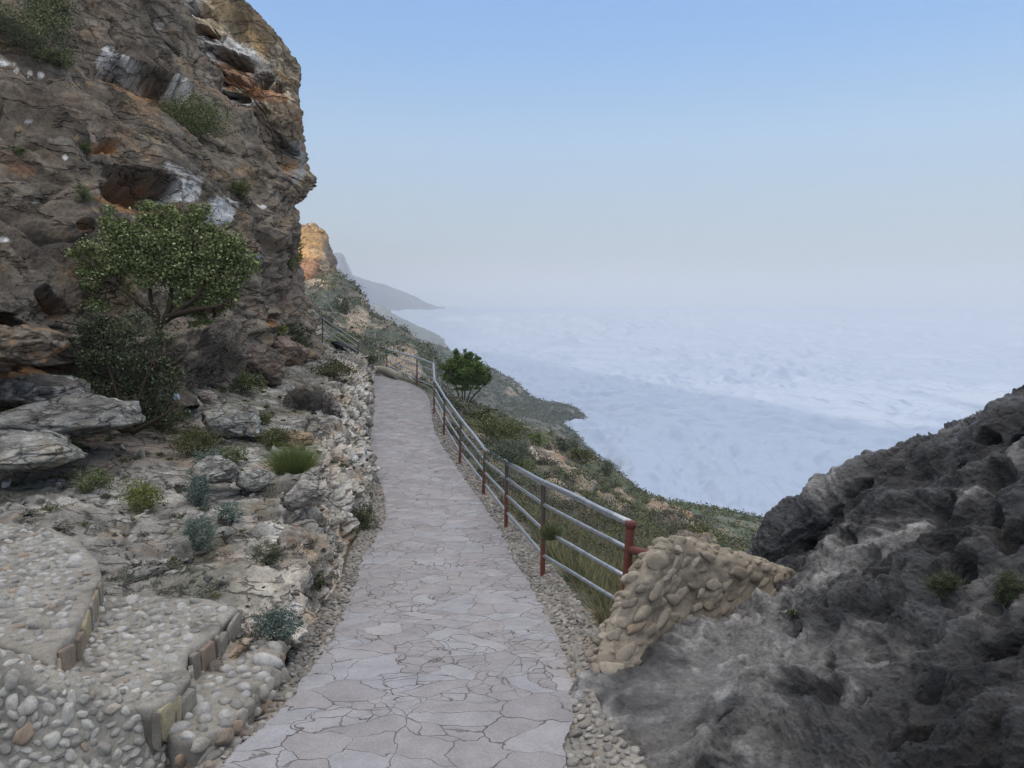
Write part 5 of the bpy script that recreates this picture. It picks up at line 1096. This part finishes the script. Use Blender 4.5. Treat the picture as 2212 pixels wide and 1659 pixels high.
# ---------------------------------------------------------------- shrubs left of the path
SH = [
 (200, 1040, 42, 26, 'green', 'small green bush on the stony terrace nearest the left edge', 'leafy'),
 (312, 1072, 48, 38, 'yellow', 'yellow-green bush in the middle of the lower terrace', 'leafy'),
 (432, 1062, 30, 38, 'blue', 'blue-grey cushion plant left of the dark cleft', 'leafy'),
 (494, 1110, 28, 22, 'blue', 'small blue-green plant beside the dark cleft', 'leafy'),
 (436, 1152, 38, 36, 'blue', 'blue-green cushion plant above the cobbled steps', 'leafy'),
 (578, 1196, 36, 24, 'dark', 'dark spiky plant drooping over the pale boulders of the bank', 'dry'),
 (600, 1350, 50, 36, 'blue', 'dense dark green shrub beside the lowest step', 'leafy'),
 (632, 985, 50, 46, 'bright', 'bright green feathery grass clump on the lip of the bank', 'grass'),
 (600, 945, 52, 26, 'olive', 'olive twiggy bush behind the bright grass clump', 'leafy'),
 (152, 955, 18, 20, 'bright', 'small bright green tuft beside the cracked grey block', 'grass'),
 (790, 1118, 30, 30, 'dark', 'round dark green shrub in the pebble strip at the path edge', 'leafy'),
 (425, 960, 58, 36, 'olive', 'olive green bush in front of the long grey rock', 'leafy'),
 (500, 985, 34, 22, 'green', 'low green plant right of the olive bush', 'leafy'),
 (455, 1000, 40, 30, 'blue', 'blue-green plant growing over the rounded grey stone', 'leafy'),
 (690, 1255, 15, 20, 'dark', 'small dark weed in the bank above the pebble strip', 'leafy'),
 (8, 885, 18, 12, 'bright', 'small green tuft on top of the slab at the left edge', 'leafy'),
 (410, 250, 88, 42, 'green', 'spreading green bush hanging from the cliff ledge under the cave', 'leafy'),
 (60, 60, 95, 62, 'dark', 'large dark green bush high on the cliff in the top left corner', 'leafy'),
 (125, 125, 44, 20, 'green', 'light green bush at the foot of the dark one high on the cliff', 'leafy'),
 (110, 25, 50, 50, 'dark', 'dark shrub tight against the cliff crack at the top', 'leafy'),
 (624, 545, 32, 36, 'bright', 'bright green shrub hanging on the cliff edge above the bend', 'leafy'),
 (600, 712, 27, 15, 'yellow', 'yellow-green bush on top of the squarish brown boulder', 'leafy'),
 (642, 745, 24, 48, 'dark', 'tall dark shrub behind the squarish brown boulder', 'leafy'),
 (720, 800, 48, 22, 'olive', 'low dark bush on the bank above the far stretch of path', 'leafy'),
 (668, 865, 46, 26, 'dry', 'grey dried bush on the lip of the bank', 'dry'),
 (455, 745, 88, 76, 'dry', 'big grey leafless bush to the right of the tree', 'dry'),
 (535, 830, 36, 26, 'green', 'green shrub at the foot of the tall cracked block', 'leafy'),
 (740, 660, 23, 21, 'dark', 'round dark bush high on the hillside beyond the upper railing', 'leafy'),
 (706, 690, 20, 14, 'dark', 'dark bush just behind the corner of the upper railing', 'leafy'),
 (735, 738, 32, 18, 'bright', 'bright green bush behind the sloping rails', 'leafy'),
 (800, 775, 16, 12, 'dark', 'small dark bush at the far end of the path', 'leafy'),
 (185, 320, 20, 12, 'green', 'thin green bush beside the small orange hollow in the cliff', 'dry'),
 (520, 410, 24, 26, 'olive', 'faint green grass tuft on the cliff right of the white patch', 'dry'),
 (180, 420, 18, 16, 'green', 'small green tuft left of the arched cave', 'dry'),
 (35, 325, 18, 10, 'green', 'small green plant in the cliff near the left edge', 'leafy'),
 (560, 905, 40, 16, 'olive', 'flat olive plant among stones in the middle of the terrace', 'leafy'),
 (350, 905, 60, 26, 'olive', 'low green growth at the foot of the tree thicket', 'leafy'),
 (130, 820, 40, 22, 'green', 'grassy green tuft in the slot under the cliff', 'grass')]
for i, (px, py, rx, ry, kd, lb, fm) in enumerate(SH): shrub(px, py, rx, ry, kd, lb, 200+i, form=fm)
# ---------------------------------------------------------------- shrubs right of the path
for i, (px, py, rx, ry, kd, lb, fm) in enumerate([
 (1075, 930, 62, 36, 'green', 'wide grey-green bush at the foot of the small tree', 'leafy'),
 (1045, 900, 30, 20, 'olive', 'rounded brownish bush just below the small tree', 'leafy'),
 (1100, 975, 55, 30, 'grey', 'pale grey-green bush below the bend of the railing', 'leafy'),
 (1158, 948, 24, 16, 'bright', 'dark green bush on the brow of the hillside', 'leafy'),
 (1255, 985, 30, 22, 'olive', 'brown-green bush on the skyline of the hillside', 'leafy'),
 (1312, 1015, 20, 18, 'grey', 'wispy bush standing up on the skyline of the hillside', 'dry'),
 (1220, 960, 34, 16, 'grey', 'grey bush below the skyline of the hillside', 'leafy'),
 (1318, 1170, 24, 16, 'bright', 'bright green bush left of the red corner post', 'leafy'),
 (1130, 1000, 22, 14, 'bright', 'small fresh green bush among brown stones below the rails', 'leafy'),
 (1250, 1235, 24, 26, 'green', 'tall grass clump beyond the second post from the wall', 'grass'),
 (1305, 1290, 26, 24, 'grey', 'green grass clump between the lowest rails near the red post', 'grass'),
 (1190, 1140, 26, 24, 'green', 'grass clump outside the third post from the wall', 'grass'),
 (1230, 1190, 44, 26, 'grey', 'pale grass patch outside the railing', 'grass'),
 (2040, 1262, 40, 26, 'dark', 'green weed growing from a hollow in the dark boulder', 'dry'),
 (2180, 1275, 32, 34, 'dark', 'green weed at the right edge of the dark boulder', 'dry'),
 (1712, 1325, 14, 8, 'dark', 'tiny dark plant in a pit of the boulder below the wall', 'leafy')]):
    shrub(px, py, rx, ry, kd, lb, 300+i, form=fm)
shrub(1388, 1238, 20, 22, 'grey', 'grey-green bush between the red post and the stone wall', 330, d=7.2)
# grass and low scrub spread over the slopes (nobody could count it)
def scatter_cover(G, Nn, n, rs, size, pals, name, label, zmin=0, pw=1.2, xmax=9e9):
    PX, PY = proj(G); m = (PX > -50) & (PX < 2250) & (PY > 0) & (PY < 1700) & (G[..., 1] > zmin)
    sel = np.argwhere(m); d = G[sel[:, 0], sel[:, 1], 1]; dens = fbm(G[sel[:, 0], sel[:, 1]]/(size*9), 3, seed=2)
    w = (d**-pw)*np.clip(dens*2+0.5, 0.02, 2); w /= w.sum(); sel = sel[rs.choice(len(sel), n, p=w)]; parts = []
    for k in range(len(pals)):
        s = sel[k::len(pals)]; P = G[s[:, 0], s[:, 1]]; R = size*rs.uniform(0.5, 1.6, len(P))*np.maximum(1, P[:, 1]/30)**0.3
        ls = np.maximum(0.012, 4.5*P[:, 1]/FPX); nl = 30+(P[:, 1] < 25)*60; idx = np.repeat(np.arange(len(P)), nl)
        u = rs.normal(size=(len(idx), 3)); u /= np.linalg.norm(u, axis=1)[:, None]; u[:, 2] = np.abs(u[:, 2])*0.75
        Q = P[idx]+u*R[idx, None]*rs.uniform(0.3, 1, (len(idx), 1)); V, F, c = leaves(Q, 1.0, rs, PAL[pals[k]], 0.6)
        Vr = V.reshape(-1, 4, 3); Vr = Vr[:, :1]+(Vr-Vr[:, :1])*ls[idx][:, None, None]; parts.append((Vr.reshape(-1, 3), F, c))
    V, F, C = joinm(parts); o = mesh_obj(name, V, F, M_LEAF, C, smooth=False); tag(o, label, kind='stuff')
rs = np.random.RandomState(77)
R1G = R1G[:, 100:]; R1N = R1N[:, 100:]
scatter_cover(R1G, R1N, 2000, rs, 0.24, ('grey', 'olive', 'dry', 'dry', 'green', 'dry'), 'scrub', 'low mixed scrub covering the near slope', pw=0.5, zmin=8.5)
scatter_cover(SHG, SHN, 1200, rs, 0.6, ('grey', 'olive', 'green'), 'scrub', 'low scrub covering the shoulder behind the wall', pw=0.5)
scatter_cover(HAG, HAN, 1000, rs, 0.6, ('grey', 'dry', 'dark', 'olive', 'dry'), 'scrub', 'low scrub covering the hillside beyond the bend', pw=0.8)
scatter_cover(R2G, R2N, 1800, rs, 1.1, ('grey', 'olive', 'dark'), 'scrub', 'low scrub dotting the middle-distance spurs', pw=0.5)
scatter_cover(BANK_G, BANK_N, 420, rs, 0.05, ('olive', 'grey', 'dry'), 'ground_cover', 'sparse dry weeds between the stones of the terrace', pw=0.3)
# grass beyond the railing
rs = np.random.RandomState(5); PX, PY = proj(R1G); m = (PX > 1060) & (PX < 1420) & (PY > 1080) & (PY < 1420); sel = np.argwhere(m)
dn = fbm(R1G[sel[:, 0], sel[:, 1]]*1.3, 3); w = np.clip(dn+0.25, 0.01, 1); w /= w.sum(); sel = sel[rs.choice(len(sel), 6500, p=w)]; B = R1G[sel[:, 0], sel[:, 1]]+rs.normal(0, 0.03, (6500, 3))*(1, 1, 0)
V, F, c = blades(B, 0.26, 0.004, rs, ((104, 104, 76), (146, 140, 108)), 0.5); tag(mesh_obj('grass', V, F, M_LEAF, c, smooth=False), 'long green and straw-coloured grass outside the railing', kind='stuff')
# ---------------------------------------------------------------- the tree in front of the cliff
def tree(name, label, base, forks, blobs, n, leaf, pal, seed, d, r0, dz=0.7, clumps=None, shell=0.4):
    rs = np.random.RandomState(seed); root = empty(name, tuple(base)); tag(root, label, 'tree')
    parts = []
    for f in forks:
        P = cr(np.array([WY(*p) for p in f]), 16); V, F = tube(P, r0*np.linspace(1, 0.3, 16)*(1+0.15*pn(P*7)), 8); parts.append((V, F, np.tile(lin((62, 52, 44)), (len(V), 1))))
    tips = []
    for (x, y, rx, ry) in blobs:
        C = WY(x, y, d); R = np.array((rx, dz*(rx+ry)/2, ry))*d/FPX; tips += list(blob_pts(C, R*0.75, 5, rs, 5, 0.6, 0.05))
    ends = [WY(*f[-1]) for f in forks]
    for t in tips:
        e_ = min(ends, key=lambda q: np.linalg.norm(q-t)); s = np.linspace(0, 1, 8)[:, None]; P = e_*(1-s)+t*s+rs.normal(0, 0.03, (8, 3))*np.sin(s*np.pi)
        V, F = tube(P, r0*0.3*(1-0.8*s[:, 0]), 5); parts.append((V, F, np.tile(lin((72, 62, 52)), (len(V), 1))))
    V, F, C = joinm(parts); mesh_obj('trunk', V, F, M_WOOD, C, root)
    tot = sum(b[2]*b[3] for b in blobs); Ls = []
    for (x, y, rx, ry) in blobs:
        C = WY(x, y, d); R = np.array((rx, dz*(rx+ry)/2, ry))*d/FPX; k = int(n*rx*ry/tot); Ls.append(blob_pts(C, R*0.9, k, rs, clumps or max(10, k//190), shell, 0.15))
    P = np.concatenate(Ls); V, F, c = leaves(P, leaf, rs, PAL[pal], 0.65); mesh_obj('crown', V, F, M_LEAF, c, root, smooth=False)
tree('small_tree', 'gnarled small-leaved tree growing against the cliff above the thicket', WY(335, 790, 9.5),
     [[(335, 800, 9.5), (345, 740, 9.6), (335, 690, 9.6), (300, 655, 9.5), (255, 620, 9.5)], [(345, 740, 9.6), (340, 680, 9.6), (325, 640, 9.7), (330, 560, 9.8)], [(340, 710, 9.6), (365, 670, 9.6), (372, 620, 9.7), (400, 560, 9.7)], [(345, 700, 9.6), (385, 672, 9.5), (425, 640, 9.5), (450, 590, 9.6)], [(350, 690, 9.6), (410, 672, 9.4), (470, 662, 9.4)]],
     [(345, 520, 120, 62), (455, 560, 92, 66), (235, 545, 72, 66), (345, 470, 62, 36), (430, 640, 92, 40), (205, 600, 42, 40), (500, 575, 50, 60), (380, 580, 110, 50), (270, 590, 60, 40), (195, 655, 44, 36), (488, 650, 56, 34), (430, 688, 40, 18), (250, 480, 40, 30), (430, 480, 44, 34), (180, 545, 30, 30)], 46000, 0.040, 'tree', 51, 9.7, 0.05, 0.55, shell=0.2)
tree('thicket', 'dark trailing thicket below the gnarled tree on the terrace', WY(270, 935, 8.5),
     [[(270, 935, 8.5), (255, 860, 8.6), (225, 760, 8.7), (215, 690, 8.8)], [(280, 935, 8.5), (300, 860, 8.6), (330, 780, 8.7)], [(265, 930, 8.5), (200, 900, 8.3), (160, 860, 8.3)], [(285, 935, 8.5), (350, 900, 8.5), (385, 870, 8.6)]],
     [(270, 740, 110, 66), (275, 830, 105, 70), (300, 895, 92, 44), (205, 790, 56, 60), (210, 885, 46, 34), (345, 800, 44, 60), (200, 720, 46, 44)], 26000, 0.030, 'dark', 52, 8.8, 0.03, 0.5)
tree('small_tree', 'small round-crowned tree with several thin stems outside the railing', WY(1002, 884, 38),
     [[(1000, 888, 38), (992, 860, 38), (985, 835, 38), (978, 815, 38)], [(1001, 888, 38), (999, 858, 38), (998, 830, 38)], [(1002, 888, 38), (1004, 855, 38), (1005, 825, 38)], [(1003, 888, 38), (1012, 858, 38), (1022, 832, 38)], [(1004, 888, 38), (1018, 862, 38), (1036, 842, 38), (1046, 830, 38)]],
     [(1004, 800, 48, 26), (985, 790, 30, 22), (1030, 802, 30, 24), (1005, 822, 46, 18), (972, 805, 20, 22), (1044, 818, 18, 18), (985, 768, 9, 16), (1010, 770, 14, 14), (1030, 778, 10, 12), (1000, 780, 26, 16), (1052, 812, 10, 10), (962, 795, 12, 14), (1000, 835, 30, 12), (1018, 785, 16, 14)], 20000, 0.09, 'grove', 53, 38, 0.05, 0.8, shell=0.3)
haze_box()
